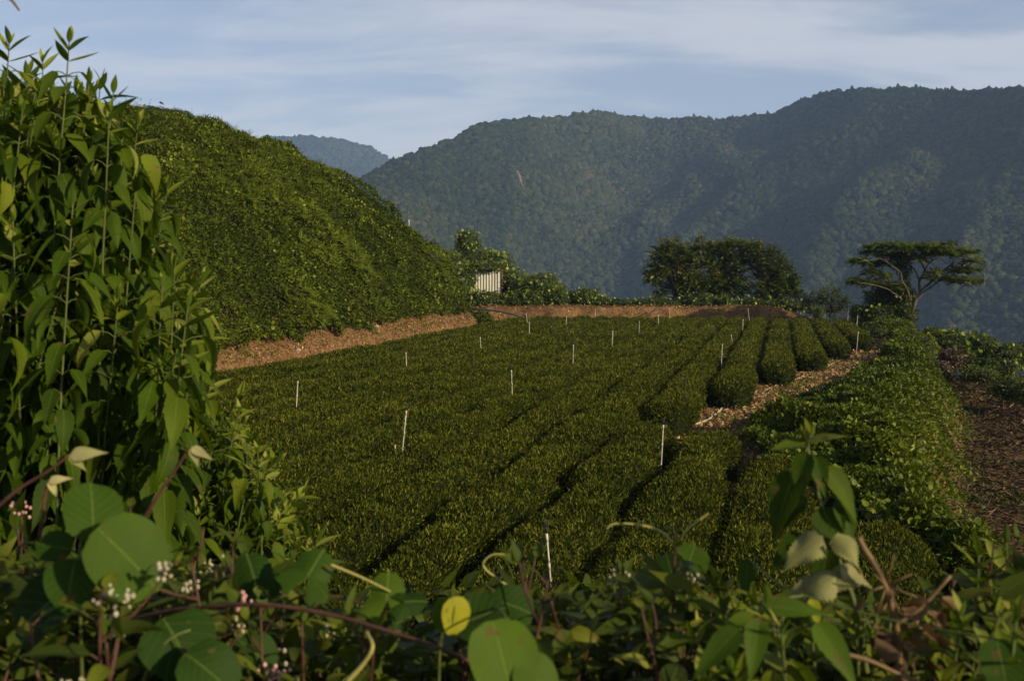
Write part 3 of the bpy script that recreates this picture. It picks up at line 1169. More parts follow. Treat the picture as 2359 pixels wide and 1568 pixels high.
def pipe_between(a, b, r, mat, name, label, cat, sag=0.0):
    P = curve_pts([a, (np.asarray(a) + b) / 2 + np.array([0, 0, -sag]), b], 14)
    g = Geo()
    add_tube(g, P, r, 8)
    return tag(g.build(name, M[mat], smooth=True, origin=a), label, cat)


pipe_between(at(1090, 711, 80.5), at(1202, 729, 80.8), .075, 'blackplastic', 'drain_pipe', 'thick black pipe coming down from the hill corner to the far tea rows', 'pipe', -.12)
pipe_between(at(1473, 741, 78.6), at(1510, 712, 83.6), .045, 'blackplastic', 'feed_pipe', 'dark sloping pipe from a grey pole up the back bank', 'pipe')
pipe_between(at(1682, 730, 81.5), at(1702, 708, 83.8), .05, 'dark_bark', 'feed_pipe', 'brown sloping pipe on the back bank below the tree group', 'pipe')

# ================================================================== GROUND COVER
def normals_of(x, y, e=.15):
    dx = (terrain(x + e, y) - terrain(x - e, y)) / (2 * e)
    dy = (terrain(x, y + e) - terrain(x, y - e)) / (2 * e)
    return unit(np.stack([-dx, -dy, np.ones_like(dx)], -1))


def hill_cover():
    m = 1000000
    y = RNG.uniform(24, 84, m)
    s = RNG.uniform(.5, 36, m)
    x = bank_x(y) - s
    z = terrain(x, y)
    P = np.stack([x, y, z], -1)
    v = in_view(P, 60)
    P, s = P[v], s[v]
    Nn = normals_of(P[:, 0], P[:, 1], .3)
    # facing the camera or near the skyline, thinned by true surface area
    view = unit(np.array([0, 0, CZ]) - P)
    area = 1 / Nn[:, 2]
    ok = (np.sum(Nn * view, 1) > -.12) & (RNG.uniform(0, 4.5, len(P)) < area * np.clip(1.35 - P[:, 1] / 110, .6, 1.2) * 3.0)
    ok &= (s > 1.0 + .28 * fbm(P[:, 0] * .9, P[:, 1] * .9, 3)) & (s < 40)
    P, Nn, s = P[ok], Nn[ok], s[ok]
    n = len(P)
    lump = fbm(P[:, 0] / 1.5, P[:, 1] / 1.5, P[:, 2] / 1.5, octaves=4)
    big = fbm(P[:, 0] / 5, P[:, 1] / 5, P[:, 2] / 5 + 4, octaves=3)
    # hanging skirt along the top of the soil bank
    P = P + Nn * (np.maximum(.24 + .45 * lump + .45 * big, .04) + RNG.uniform(-.05, .14, n))[:, None]
    S = (.092 + .0012 * P[:, 1]) * RNG.uniform(.6, 1.6, n)
    fern = big > .42
    D = unit(Nn * .45 + RNG.normal(size=(n, 3)) * .7 + np.array([.25, -.15, -.10]))
    rnd = np.clip(.40 + .18 * RNG.normal(size=n) + .16 * lump + .12 * big + fern * .05, 0, .9)
    g = Geo()
    add_leaves(g, P, D, unit(Nn + RNG.normal(size=(n, 3)) * .5), S, [simple_leaf(.46, .07, .15), simple_leaf(.36, .08, .25), simple_leaf(.6, .05, .1)], rnd)
    # larger round yellow-green creeper leaves in loose drifts
    k = np.where((fbm(P[:, 0] / 2.4, P[:, 1] / 2.4, P[:, 2] / 2.4 + 9, octaves=2) + .45 * RNG.normal(size=n) > .95))[0]
    k = RNG.permutation(k)[:1500]
    face = unit(view_dir(P[k]) * .5 + sun_vec * .5 + RNG.normal(size=(len(k), 3)) * .35)
    Dn = unit(np.cross(face, rand_dirs(len(k))))
    add_leaves(g, P[k] + Nn[k] * .16, Dn, face, RNG.uniform(.10, .19, len(k)), [round_leaf()], np.clip(RNG.normal(.78, .1, len(k)), 0, 1))
    # feathery fern sprays
    fc = RNG.permutation(np.where(big > .35)[0])[:420]
    for i in fc:
        base = P[i] + Nn[i] * .05
        for _ in range(5):
            d0 = unit(Nn[i] * .7 + RNG.normal(size=3) * .6 + np.array([.3, -.2, .1]))
            L_ = RNG.uniform(.45, .8)
            q = np.linspace(.15, 1, 9)
            c = base + d0 * L_ * q[:, None] + np.array([0, 0, -.22]) * (q ** 2)[:, None] * L_
            sd = unit(np.cross(d0, Nn[i]))
            for sg in (-1, 1):
                add_leaves(g, c, sd[None] * sg + d0 * .35 + np.zeros((9, 1)), np.tile(Nn[i], (9, 1)), L_ * .36 * (1.1 - q * .8), [simple_leaf(.3, .03, .12)], np.clip(.62 + .05 * RNG.normal() + np.zeros(9), 0, 1))
    # ragged shoots standing out of the cover
    for i in RNG.permutation(n)[:1500]:
        h = RNG.uniform(.25, .75)
        d0 = unit(Nn[i] * .5 + np.array([0, 0, .8]) + RNG.normal(size=3) * .3)
        q = np.linspace(.1, 1, 8)
        C = P[i] + d0 * h * q[:, None]
        add_leaves(g, C, unit(RNG.normal(size=(8, 3)) + d0 * .6), d0 + RNG.normal(size=(8, 3)) * .5, RNG.uniform(.09, .18) * (1.15 - .5 * q), [simple_leaf(.42, .06, .2)], np.clip(.5 + .15 * RNG.normal() + np.zeros(8), 0, .9))
    tag(g.build('vine_cover', M['hill']), 'tangled green creepers and ferns carpeting the steep hill on the left', 'creeper cover', kind='stuff')


def view_dir(P):
    return unit(np.array([0, 0, CZ]) - P)


hill_cover()


def mound_cover():
    m = 420000
    y = 13.5 + 70 * RNG.uniform(0, 1, m) ** 1.35
    xl, xr = np.interp(y, ML_Y, ML_X), np.interp(y, MR_Y, MR_X)
    u = RNG.uniform(-.05, 1.0, m)
    x = xl + u * (xr + .9 - xl)
    sp_ = RNG.uniform(0, 1, m) < .16
    x = np.where(sp_, xr + .6 + np.abs(RNG.normal(size=m)) * .8, x)
    w = xr - xl + .9
    ll = .085 + .0014 * y
    keep = (RNG.uniform(0, 1, m) * 5.0 < w * (.09 / ll) ** 2 * 1.5) & (u * w > .35 + .5 * fbm(x * .8, y * .8, 6, octaves=3))
    x, y, ll, u = x[keep], y[keep], ll[keep], u[keep]
    P = np.stack([x, y, terrain(x, y)], -1)
    v = in_view(P)
    P, ll, u = P[v], ll[v], u[v]
    n = len(P)
    Nn = normals_of(P[:, 0], P[:, 1], .3)
    lump = fbm(P[:, 0] / .9, P[:, 1] / .9, 2, octaves=4)
    big = fbm(P[:, 0] / 3, P[:, 1] / 3, 8, octaves=2)
    P = P + np.stack([np.zeros(n), np.zeros(n), np.maximum(.20 + .30 * lump + .32 * big, .03) + RNG.uniform(-.04, .1, n)], -1) * np.clip(.5 + u * 3, .5, 1)[:, None]
    D = unit(Nn * .4 + RNG.normal(size=(n, 3)) * .7 + np.array([0, -.2, .1]))
    rnd = np.clip(.38 + .15 * RNG.normal(size=n) + .15 * lump + .1 * big, 0, .92)
    g = Geo()
    add_leaves(g, P, D, unit(Nn + RNG.normal(size=(n, 3)) * .55), ll * RNG.uniform(.7, 1.5, n), [simple_leaf(.5, .07, .15), simple_leaf(.4, .08, .25), simple_leaf(.62, .05, .1)], rnd)
    k = RNG.permutation(n)[:1500]
    face = unit(view_dir(P[k]) * .5 + sun_vec * .4 + RNG.normal(size=(len(k), 3)) * .4)
    add_leaves(g, P[k] + Nn[k] * .10, unit(np.cross(face, rand_dirs(len(k)))), face, RNG.uniform(.07, .13, len(k)), [round_leaf()], np.clip(RNG.normal(.6, .12, len(k)), 0, 1))
    tag(g.build('creeper_cover', M['mound']), 'leafy creepers spread over the low bank between the path and the bare lower terrace', 'creeper cover', kind='stuff')


mound_cover()


def chips(name, x, y, mat, label, size=(.08, .20), flat=.6, rn=(.5, .2), lift=.02, long=.3):
    P = np.stack([x, y, terrain(x, y) + lift], -1)
    v = in_view(P, 60)
    P = P[v]
    n = len(P)
    Nn = normals_of(P[:, 0], P[:, 1])
    D = unit(np.cross(Nn, rand_dirs(n)) + Nn * RNG.normal(size=n)[:, None] * (1 - flat))
    sz = RNG.uniform(*size, n) * (.75 + .008 * P[:, 1])
    g = Geo()
    add_leaves(g, P, D, unit(Nn + .6 * rand_dirs(n)), sz, [simple_leaf(long, .05, .05), simple_leaf(long * 1.4, .08, .12)], np.clip(RNG.normal(*rn, n), 0, 1))
    return tag(g.build(name, M[mat]), label, 'leaf litter', kind='stuff')


def bank_pts(n):
    y = RNG.uniform(22, 80, n)
    s = RNG.uniform(-.5, 2.2, n)
    return bank_x(y) - s, y


xb, yb = bank_pts(34000)
xk, yk = RNG.uniform(-8, 27, 15000), RNG.uniform(81, 85.5, 15000)
yp = RNG.uniform(20, 76, 34000)
xlp = np.interp(yp, ML_Y, ML_X)
xp = xlp - RNG.uniform(-1.2, 4.0, 34000)
chips('dry_leaf_litter', np.concatenate([xb, xk]), np.concatenate([yb, yk]), 'mulch', 'dry brown leaf mulch scattered over the bare soil banks round the field', size=(.06, .17), rn=(.38, .20))
chips('dry_leaf_litter', xp, yp, 'mulch', 'pale dry leaf mulch lying on the path beside the blunt row ends', rn=(.66, .22))
yq = RNG.uniform(12, 66, 42000)
xq = np.interp(yq, MR_Y, MR_X) + 2.0 + np.abs(RNG.normal(size=42000)) * 9
chips('dry_stalk_litter', xq, yq, 'straw', 'dead stalks and clippings lying over the lower terrace', size=(.10, .45), flat=.7, rn=(.42, .24), long=.08, lift=.06)


def weeds():
    m = 26000
    y = RNG.uniform(12, 66, m)
    x = np.interp(y, MR_Y, MR_X) + .6 + np.abs(RNG.normal(size=m)) * 9
    keep = fbm(x * .35, y * .35, 7) + .2 * RNG.normal(size=m) + .5 * (x - np.interp(y, MR_Y, MR_X) < 1.8) > .34
    x, y = x[keep], y[keep]
    # tufts on the soil bank and the path too
    yb = RNG.uniform(30, 80, 9000)
    xb = bank_x(yb) - RNG.uniform(-.2, 1.7, 9000)
    kb = fbm(xb * 1.1, yb * 1.1, 5) + .3 * RNG.normal(size=9000) > .55
    yp = RNG.uniform(20, 76, 12000)
    xp = np.interp(yp, ML_Y, ML_X) - RNG.uniform(-.6, 3, 12000)
    kp = fbm(xp * .9, yp * .9, 6) + .3 * RNG.normal(size=12000) > .45
    x, y = np.concatenate([x, xb[kb], xp[kp]]), np.concatenate([y, yb[kb], yp[kp]])
    P = np.stack([x, y, terrain(x, y) + .03], -1)
    P = P[in_view(P, 60)]
    n = len(P)
    g = Geo()
    add_leaves(g, P, unit(np.array([0, 0, .8]) + RNG.normal(size=(n, 3)) * .6), rand_dirs(n), RNG.uniform(.08, .2, n), [simple_leaf(.4, .06, .2), simple_leaf(.25, .06, .3)], np.clip(RNG.normal(.5, .2, n), 0, 1))
    tag(g.build('ground_weeds', M['mound']), 'small green weeds sprouting from the bare soil', 'weeds', kind='stuff')


weeds()

# stones on the back bank and the left bank
def stone(p, r, label):
    v, f = ICO2
    q = v * (1 + .28 * fbm(v[:, 0] * 1.4 + p[0], v[:, 1] * 1.4, v[:, 2] * 1.4 + p[1], octaves=3))[:, None] * np.array([1.15, .9, .75]) * r
    g = Geo()
    g.add(q + np.asarray(p), f)
    tag(g.build('stone', M['rock'], origin=p), label, 'stone', 'stones on the soil banks')


for px, py, d, r, lb in [(1467, 722, 82.9, .28, 'largest grey stone at the foot of the back bank'),
                         (1488, 730, 82.3, .15, 'small stone beside the largest grey stone'),
                         (1694, 718, 83.4, .20, 'pale stone on the back bank below the tree group'),
                         (1640, 876, 0, .12, ''), (1052, 748, 0, .13, '')]:
    if not d:
        continue
    p = at(px, py, d)
    p[2] = float(terrain(p[0], p[1])) + r * .3
    stone(p, r, lb)
for s, y, r, lb in [(1.0, 58.0, .16, 'grey stone half way up the left soil bank'), (.5, 47.0, .14, 'stone low on the left soil bank near the leafy bush')]:
    x = float(bank_x(y)) - s
    stone((x, y, float(terrain(x, y)) + .02), r, lb)

# ================================================================== SHED, TREES, SHRUBS
def shed():
    d = 88.0
    x0, x1 = at(1084, 0, d)[0], at(1155, 0, d)[0]
    z0 = float(terrain((x0 + x1) / 2, d))
    zt = at(0, 622, d)[2]
    o = thing('shed', ((x0 + x1) / 2, d, z0), 'small shed with cream corrugated metal wall almost buried in vines at the field end', 'shed')
    # ribbed sheet as one wall panel round three sides
    g = Geo()
    prof = []
    n = 11
    wd = (x1 - x0) / n
    for i in range(n):
        a = x0 + i * wd
        prof += [(a, 0), (a + wd * .74, 0), (a + wd * .80, -.05), (a + wd * .94, -.05)]
    prof.append((x1, 0))
    V, q = [], []
    for (px, py) in prof:
        V += [(px, d + py, z0 - .1), (px, d + py, zt)]
    for i in range(len(prof) - 1):
        q.append((2 * i, 2 * i + 2, 2 * i + 3, 2 * i + 1))
    g.add(V, np.array(q))
    add_box(g, (x0, d + .06, z0 - .1), (x1, d + 2.4, zt - .02))
    g.build('wall', M['sheet'], o)
    r = Geo()
    add_box(r, (x0 - .12, d - .16, zt), (x1 + .14, d + 2.55, zt + .07))
    r.build('roof', M['rust'], o)
    p = Geo()
    add_box(p, (x1 + .01, d - .09, z0 - .1), (x1 + .12, d + .02, zt - .003))
    p.build('corner_post', M['rust'], o)


M['sheet'] = noise_mat('cream_corrugated_metal', [(.25, (.22, .21, .16)), (.5, (.38, .38, .31)), (.75, (.46, .46, .38))], 1.6, rough=.5, spec=.4, stretch=(2, 2, .5))
M['rust'] = noise_mat('rusty_steel', [(.3, (.05, .028, .018)), (.7, (.14, .07, .04))], 8, rough=.8)
shed()


def clump(name, label, cat, ells, leaf, n, mat, group=None, base=None, droop=.15, lum=.0, rounds=0, extra=None, rag=.18, corename='branches'):
    """ells: (px, py, depth, rx px, ry px, ry depth m); leaves on the lumpy shells, dark twigs inside"""
    g, core = Geo(), Geo()
    E = []
    for (px, py, d, rx, ry, rd) in ells:
        c = at(px, py, d)
        E.append((c, np.array([rx / FPX * d, rd, ry / FPX * d])))
    area = np.array([e[1][0] * e[1][2] + e[1][0] * e[1][1] for e in E])
    Pall, Nall = [], []
    for (c, r), a in zip(E, area):
        m = int(n * a / area.sum())
        v = rand_dirs(m)
        rr = 1 + rag * fbm(c[0] + v[:, 0] * r[0] / .5, c[1] + v[:, 1] * r[1] / .5, c[2] + v[:, 2] * r[2] / .5, octaves=3) + RNG.normal(size=m) * .05 - np.abs(RNG.normal(size=m)) * .10
        P = c + v * r * rr[:, None]
        Nn = unit(v / r)
        Pall.append(P)
        Nall.append(Nn)
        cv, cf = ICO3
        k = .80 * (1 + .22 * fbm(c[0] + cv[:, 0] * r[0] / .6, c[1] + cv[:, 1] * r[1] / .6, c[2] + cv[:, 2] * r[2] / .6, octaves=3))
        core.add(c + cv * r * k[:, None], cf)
        if c is not E[0][0]:
            add_tube(core, curve_pts([E[0][0], (E[0][0] + c) / 2 - (0, 0, .05), c], 6), .05, 5)
    P, Nn = np.concatenate(Pall), np.concatenate(Nall)
    # keep leaves that are not buried inside another lump
    ins = np.zeros(len(P), bool)
    for c, r in E:
        ins |= np.sum(((P - c) / r) ** 2, 1) < .55
    gz = terrain(P[:, 0], P[:, 1])
    ok = ~ins & (P[:, 2] > gz - .05) & (Nn[:, 1] < .75)
    P, Nn = P[ok], Nn[ok]
    k = len(P)
    D = unit(Nn * .5 + RNG.normal(size=(k, 3)) * .65 + np.array([0, -.1, -droop]))
    lump = fbm(P[:, 0] / .6, P[:, 1] / .6, P[:, 2] / .6, octaves=2)
    rnd = np.clip(.38 + lum + .16 * RNG.normal(size=k) + .15 * lump, 0, 1)
    add_leaves(g, P, D, unit(Nn + RNG.normal(size=(k, 3)) * .5), leaf * RNG.uniform(.65, 1.35, k), [simple_leaf(.5, .07, .15), simple_leaf(.4, .08, .25), simple_leaf(.66, .05, .1)], rnd)
    if rounds:
        s = RNG.permutation(k)[:rounds]
        face = unit(view_dir(P[s]) * .5 + sun_vec * .4 + RNG.normal(size=(len(s), 3)) * .4)
        add_leaves(g, P[s] + Nn[s] * .12, unit(np.cross(face, rand_dirs(len(s)))), face, leaf * RNG.uniform(1.0, 1.7, len(s)), [round_leaf()], np.clip(RNG.normal(.8, .12, len(s)), 0, 1))
    if extra:
        extra(g, P, Nn)
    if base is None:
        c, r = E[0]
        base = (c[0], c[1], float(terrain(c[0], c[1])))
    o = thing(name, base, label, cat, group)
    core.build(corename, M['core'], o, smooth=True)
    g.build('foliage', M[mat], o)
    return o


VH = 'vine thickets along the back bank'
clump('vine_thicket', 'tall vine-smothered mound with a knob on top, wrapping the cream shed', 'vine thicket',
      [(1090, 625, 91.5, 80, 62, 2.2), (1077, 557, 92, 30, 28, 1.0), (1140, 625, 91.5, 45, 50, 2.0), (1180, 655, 90.5, 42, 36, 1.6), (1040, 640, 89, 45, 60, 2.0), (1060, 690, 86.5, 30, 30, 1.0),
       (1118, 614, 89.0, 46, 10, 1.4), (1176, 660, 88.2, 18, 38, .8), (1070, 660, 87.2, 22, 40, .7), (1088, 642, 87.55, 11, 28, .35), (1122, 620, 87.7, 36, 5, .3)],
      .17, 15000, 'thicket', VH, rounds=450, lum=.05)
clump('vine_thicket', 'low vine strip directly below the cream shed wall on the bank top', 'vine thicket',
      [(1110, 692, 86.3, 60, 22, .8), (1190, 690, 86.3, 45, 22, .8)], .15, 4200, 'thicket', VH, rounds=120, lum=.02)
clump('vine_thicket', 'rounded vine clump stepping down to the right of the shed', 'vine thicket',
      [(1245, 672, 87.5, 58, 40, 1.6), (1220, 690, 86.4, 40, 22, 1.0), (1285, 688, 86.5, 30, 22, 1.0)], .17, 6500, 'thicket', VH, rounds=160, lum=.02)
clump('vine_thicket', 'smaller vine hump between the shed thicket and the thin low hedge', 'vine thicket',
      [(1345, 690, 87, 45, 26, 1.2), (1380, 698, 86.6, 30, 14, .9)], .16, 3800, 'thicket', VH, rounds=80, lum=.02)
clump('vine_thicket', 'thin low hedge on the bank left of the leafy tree group', 'vine thicket',
      [(1430, 699, 86.6, 45, 10, .9), (1500, 698, 86.6, 50, 11, .9), (1540, 700, 86.6, 30, 12, .9)], .14, 3600, 'thicket', VH, rounds=40, lum=-.06)
clump('vine_thicket', 'shaded undergrowth along the bank beneath the tree group', 'vine thicket',
      [(1610, 697, 86.8, 55, 18, 1.0), (1680, 703, 86.6, 45, 12, .9), (1745, 700, 86.6, 50, 16, 1.0), (1815, 705, 86.4, 40, 16, 1.0)], .15, 5200, 'thicket', VH, rounds=160, lum=-.10)


def grow_tree(name, label, base, trunk, trunk_r, crown, tips, per, leaf, mat, bark, sprayup=.35, group=None, rag=.25, seed=1, lum=0.0, limb_r=.05, cat='tree', vines=0):
    """trunk: points; crown: ellipsoids (centre, radii); every twig tip is joined to the trunk by a limb, leaves line the twigs"""
    r = np.random.default_rng(seed)
    o = thing(name, base, label, cat, group)
    tp = curve_pts(trunk, 14)
    gt = Geo()
    add_tube(gt, tp, np.linspace(trunk_r, trunk_r * .35, 14), 8)
    gt.build('trunk', M[bark], o, smooth=True)
    gb, gl = Geo(), Geo()
    vol = np.array([np.prod(c[1]) for c in crown])
    ctr = np.mean([c[0] for c in crown], axis=0)
    for _ in range(tips):
        c, rr = crown[r.choice(len(crown), p=vol / vol.sum())]
        v = unit(r.normal(size=3))
        rad = r.uniform(.25, 1) ** .5
        rad *= 1 + rag * vnoise(*(v * 2.2 + seed))
        tip = np.asarray(c) + v * np.asarray(rr) * rad
        # start on the trunk, lower than the tip
        k = np.argmin(np.abs(tp[:, 2] - (base[2] + (tip[2] - base[2]) * r.uniform(.35, .7))))
        st = tp[k]
        out = unit(tip - ctr)
        mid = st + (tip - st) * .55 + np.array([0, 0, -.12 * np.linalg.norm(tip - st)]) + r.normal(size=3) * .12
        C = curve_pts([st, mid, tip], 10)
        add_tube(gb, C, np.linspace(limb_r, .008, 10), 4, cap=False)
        # twigs with leaves
        for j in range(3):
            L_ = r.uniform(.40, 1.15) * leaf / .17
            d0 = unit(out * .8 + np.array([0, 0, sprayup]) + r.normal(size=3) * .5)
            q = np.linspace(.05, 1, per)
            pts = tip - d0 * L_ * .3 + d0 * L_ * q[:, None] + np.array([0, 0, -.15]) * (q ** 2)[:, None] * L_
            sd = unit(np.cross(d0, [0, 0, 1.0]))
            sg = np.where(np.arange(per) % 2, 1, -1)[:, None]
            D = sd * sg * .8 + d0 * .7 + r.normal(size=(per, 3)) * .25 + np.array([0, 0, -.25])
            rn = np.clip(.30 + lum + .30 * (q > .75) + .30 * max(v[2], -.2) * rad + r.normal(size=per) * .14, 0, 1)  # upper crown coloured lighter, as if lit from above
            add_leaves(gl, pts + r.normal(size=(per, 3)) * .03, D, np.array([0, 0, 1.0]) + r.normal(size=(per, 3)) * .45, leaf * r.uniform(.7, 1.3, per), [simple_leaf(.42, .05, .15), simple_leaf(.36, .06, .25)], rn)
    if vines:
        for c, rr in crown:
            m = vines
            v = unit(r.normal(size=(m, 3)))
            P = np.asarray(c) + v * np.asarray(rr) * r.uniform(.55, .95, m)[:, None] + np.array([0, -.1, -.25])
            face = unit(view_dir(P) + r.normal(size=(m, 3)) * .5)
            add_leaves(gl, P, unit(np.cross(face, unit(r.normal(size=(m, 3))))), face, leaf * r.uniform(.8, 1.3, m), [round_leaf()], np.clip(r.normal(.62, .2, m), 0, 1))
    gb.build('branches', M[bark], o)
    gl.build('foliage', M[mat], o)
    return o


def ell(px, py, d, rx, ry, rd):
    return at(px, py, d), np.array([rx / FPX * d, rd, ry / FPX * d])


def gpt(px, d):
    x = (px - CX) / FPX * d
    return np.array([x, d, float(terrain(x, d))])


TG = 'broadleaf trees on the back bank'
b = gpt(1553, 88)
grow_tree('broadleaf_tree', 'dark broadleaf tree at the left end of the group, yellowish tips', b, [b - (0, 0, .2), at(1556, 670, 88), at(1570, 610, 88)], .20,
          [ell(1548, 596, 88, 48, 40, 1.6), ell(1605, 590, 88, 30, 34, 1.4), ell(1595, 645, 87.6, 52, 30, 1.3), ell(1508, 630, 88, 24, 24, 1.0), ell(1530, 570, 88, 20, 16, .8), ell(1520, 668, 87.8, 18, 9, .6)], 250, 19, .215, 'tree', 'dark_bark', seed=3, group=TG, lum=.07, vines=50, sprayup=.5, rag=.4)
b = gpt(1655, 88.5)
grow_tree('broadleaf_tree', 'middle tree of the group, crown pressed between its two neighbours', b, [b - (0, 0, .2), at(1662, 650, 88.5), at(1668, 600, 88.5)], .17,
          [ell(1655, 590, 88.5, 38, 36, 1.5), ell(1650, 650, 88, 40, 30, 1.4), ell(1690, 600, 88.4, 30, 44, 1.4), ell(1700, 650, 88.2, 30, 26, 1.2)], 240, 19, .215, 'tree', 'dark_bark', seed=5, group=TG, vines=60, sprayup=.6, rag=.4)
b = gpt(1772, 88)
grow_tree('broadleaf_tree', 'right tree of the group with long upswept leafy sprays', b, [b - (0, 0, .2), at(1770, 660, 88), at(1760, 600, 88)], .17,
          [ell(1733, 585, 88, 30, 32, 1.4), ell(1770, 605, 88, 40, 42, 1.7), ell(1805, 635, 88, 30, 34, 1.4), ell(1775, 665, 87.8, 58, 28, 1.5), ell(1712, 558, 88, 8, 10, .5), ell(1828, 660, 88, 16, 26, .8)], 300, 19, .20, 'tree', 'dark_bark', sprayup=.8, seed=8, group=TG, lum=-.02, vines=40, rag=.4)
b = gpt(1912, 86)
grow_tree('small_tree', 'small dark feathery tree between the tree group and the flat-topped tree', b, [b - (0, 0, .2), at(1915, 690, 86), at(1925, 665, 86)], .08,
          [ell(1918, 690, 86, 34, 34, 1.1), ell(1940, 700, 86, 16, 18, .7)], 75, 14, .15, 'tree', 'dark_bark', sprayup=.4, seed=12, lum=-.05, limb_r=.025)
b = gpt(1868, 86.5)
grow_tree('small_tree', 'low sapling with arching tips beside the right tree of the group', b, [b - (0, 0, .2), at(1868, 700, 86.5), at(1875, 680, 86.5)], .06,
          [ell(1872, 690, 86.5, 28, 22, .9), ell(1850, 700, 86.5, 20, 18, .8)], 55, 14, .15, 'tree', 'dark_bark', sprayup=.4, seed=14, limb_r=.025)


def reeds(px, d, n, h, spread, label):
    b = gpt(px, d)
    g = Geo()
    for i in range(n):
        a = RNG.uniform(0, 2 * np.pi)
        o_ = np.array([math.cos(a), math.sin(a), 0])
        p0 = b + o_ * RNG.uniform(0, .25) * spread
        L_ = h * RNG.uniform(.6, 1.1)
        lean = RNG.uniform(.15, .7) * spread
        q = np.linspace(0, 1, 7)
        C = p0 + np.array([0, 0, 1.0]) * (L_ * (q - .25 * lean * q ** 2.4))[:, None] + o_ * (L_ * .6 * lean * q ** 1.8)[:, None]
        w = .035 * (1 - q) ** .6 * (.4 + q) * 1.4 + .003
        sd = unit(np.cross(o_, [0, 0, 1]))
        V = np.stack([C - sd * w[:, None], C + sd * w[:, None]], 1).reshape(-1, 3)
        i2 = np.arange(6)[:, None] * 2
        g.add(V, i2 + np.array([[0, 1, 3, 2]]), np.clip(RNG.normal(.45, .22), 0, 1))
    return tag(g.build('reed_clump', M['grass'], origin=b), label, 'reed clump', 'reed clumps')


reeds(1885, 83.5, 170, 1.7, 1.2, 'pale green reed clump at the far right end of the back bank')
reeds(1672, 85.6, 70, 1.1, 1.0, 'small reed tuft beneath the middle of the tree group')
reeds(1066, 85.8, 150, 2.4, 1.0, 'tall drooping reed clump at the left edge of the cream shed wall')

SH = 'shrubs on the creeper bank'
clump('shrub', 'light green upright shrub behind the outermost tea row', 'shrub', [(1977, 722, 78, 20, 24, .7), (1985, 745, 77, 24, 18, .8)], .13, 2200, 'mound', SH, lum=.12, rag=.3)
clump('shrub', 'wide bright green shrub below the flat-topped tree', 'shrub', [(2045, 757, 69, 50, 26, 1.3), (2085, 765, 68, 30, 26, 1.1), (2020, 775, 68, 34, 26, 1.0)], .13, 5200, 'mound', SH, lum=.10, rag=.28)
clump('shrub', 'mid green shrub bulging at the right edge of the creeper bank', 'shrub', [(2112, 800, 60, 44, 40, 1.2), (2125, 845, 54, 36, 36, 1.0), (2070, 810, 58, 36, 30, 1.0)], .12, 6200, 'mound', SH, lum=.06, rag=.26)
clump('shrub', 'dark leafy hump in the middle of the creeper bank', 'shrub', [(2065, 865, 46, 48, 30, 1.1), (2110, 905, 41, 30, 24, .8), (2020, 880, 45, 26, 16, .7)], .11, 4600, 'mound', SH, lum=-.03, rag=.3, rounds=60)
clump('shrub', 'dense dark bush hung with vines at the foot of the flat-topped tree', 'shrub', [(2045, 695, 78, 52, 38, 1.5), (2080, 690, 77, 26, 34, 1.0), (2085, 725, 76, 24, 26, .9), (2040, 725, 76.5, 44, 24, 1.0)], .15, 7500, 'tree', None, lum=.02, rounds=160, rag=.25)
RS = 'shrubs at the lower terrace rim'
clump('shrub', 'olive shrub with big leaves at the rim, left of the dry brown tangle', 'shrub', [(2185, 790, 66, 40, 28, 1.3), (2150, 775, 68, 26, 20, 1.0)], .18, 3200, 'thicket', RS, rounds=120, lum=.02, rag=.35)
clump('shrub', 'tall dark shrub with big leaves at the middle of the lower terrace rim', 'shrub', [(2250, 800, 66, 36, 28, 1.3), (2235, 830, 65, 40, 26, 1.2)], .18, 3200, 'thicket', RS, rounds=110, lum=-.05, rag=.4)
clump('shrub', 'ragged shrub reaching the right picture edge at the lower terrace rim', 'shrub', [(2318, 815, 64, 40, 22, 1.3), (2300, 845, 63, 46, 22, 1.2), (2375, 820, 64, 40, 26, 1.2)], .18, 3400, 'thicket', RS, rounds=100, lum=-.03, rag=.4)
clump('shrub', 'low bright green bush on the far edge of the bare lower terrace', 'shrub', [(2255, 862, 58, 44, 20, 1.0), (2330, 895, 50, 44, 26, 1.0), (2385, 905, 48, 40, 36, 1.0)], .13, 4200, 'mound', RS, lum=.03, rag=.3)
clump('dry_tangle', 'brown withered vine tangle between the rim shrubs', 'dead vines', [(2192, 828, 62, 26, 24, .8), (2178, 858, 60, 22, 22, .7)], .16, 1500, 'straw', None, rag=.35)
clump('tea_bush', 'clipped tea bush silhouetted alone on the hill skyline', 'tea bush', [(488, 292, 78, 42, 14, 1.6), (455, 290, 78, 18, 10, 1.2)], .12, 2600, 'tea', 'tea bushes on the hilltop', lum=-.1, rag=.08)
clump('tea_bush', 'longer clipped tea hedge on the hilltop below the small pole', 'tea bush', [(352, 262, 76, 48, 15, 1.6), (408, 270, 77, 38, 17, 1.6)], .12, 3600, 'tea', 'tea bushes on the hilltop', lum=-.1, rag=.08)
tp = at(325, 231, 76)
sprinkler_pole(at(328, 262, 76), tp, .02, 'lone sprinkler pole standing on the hilltop against the sky', dark=False)


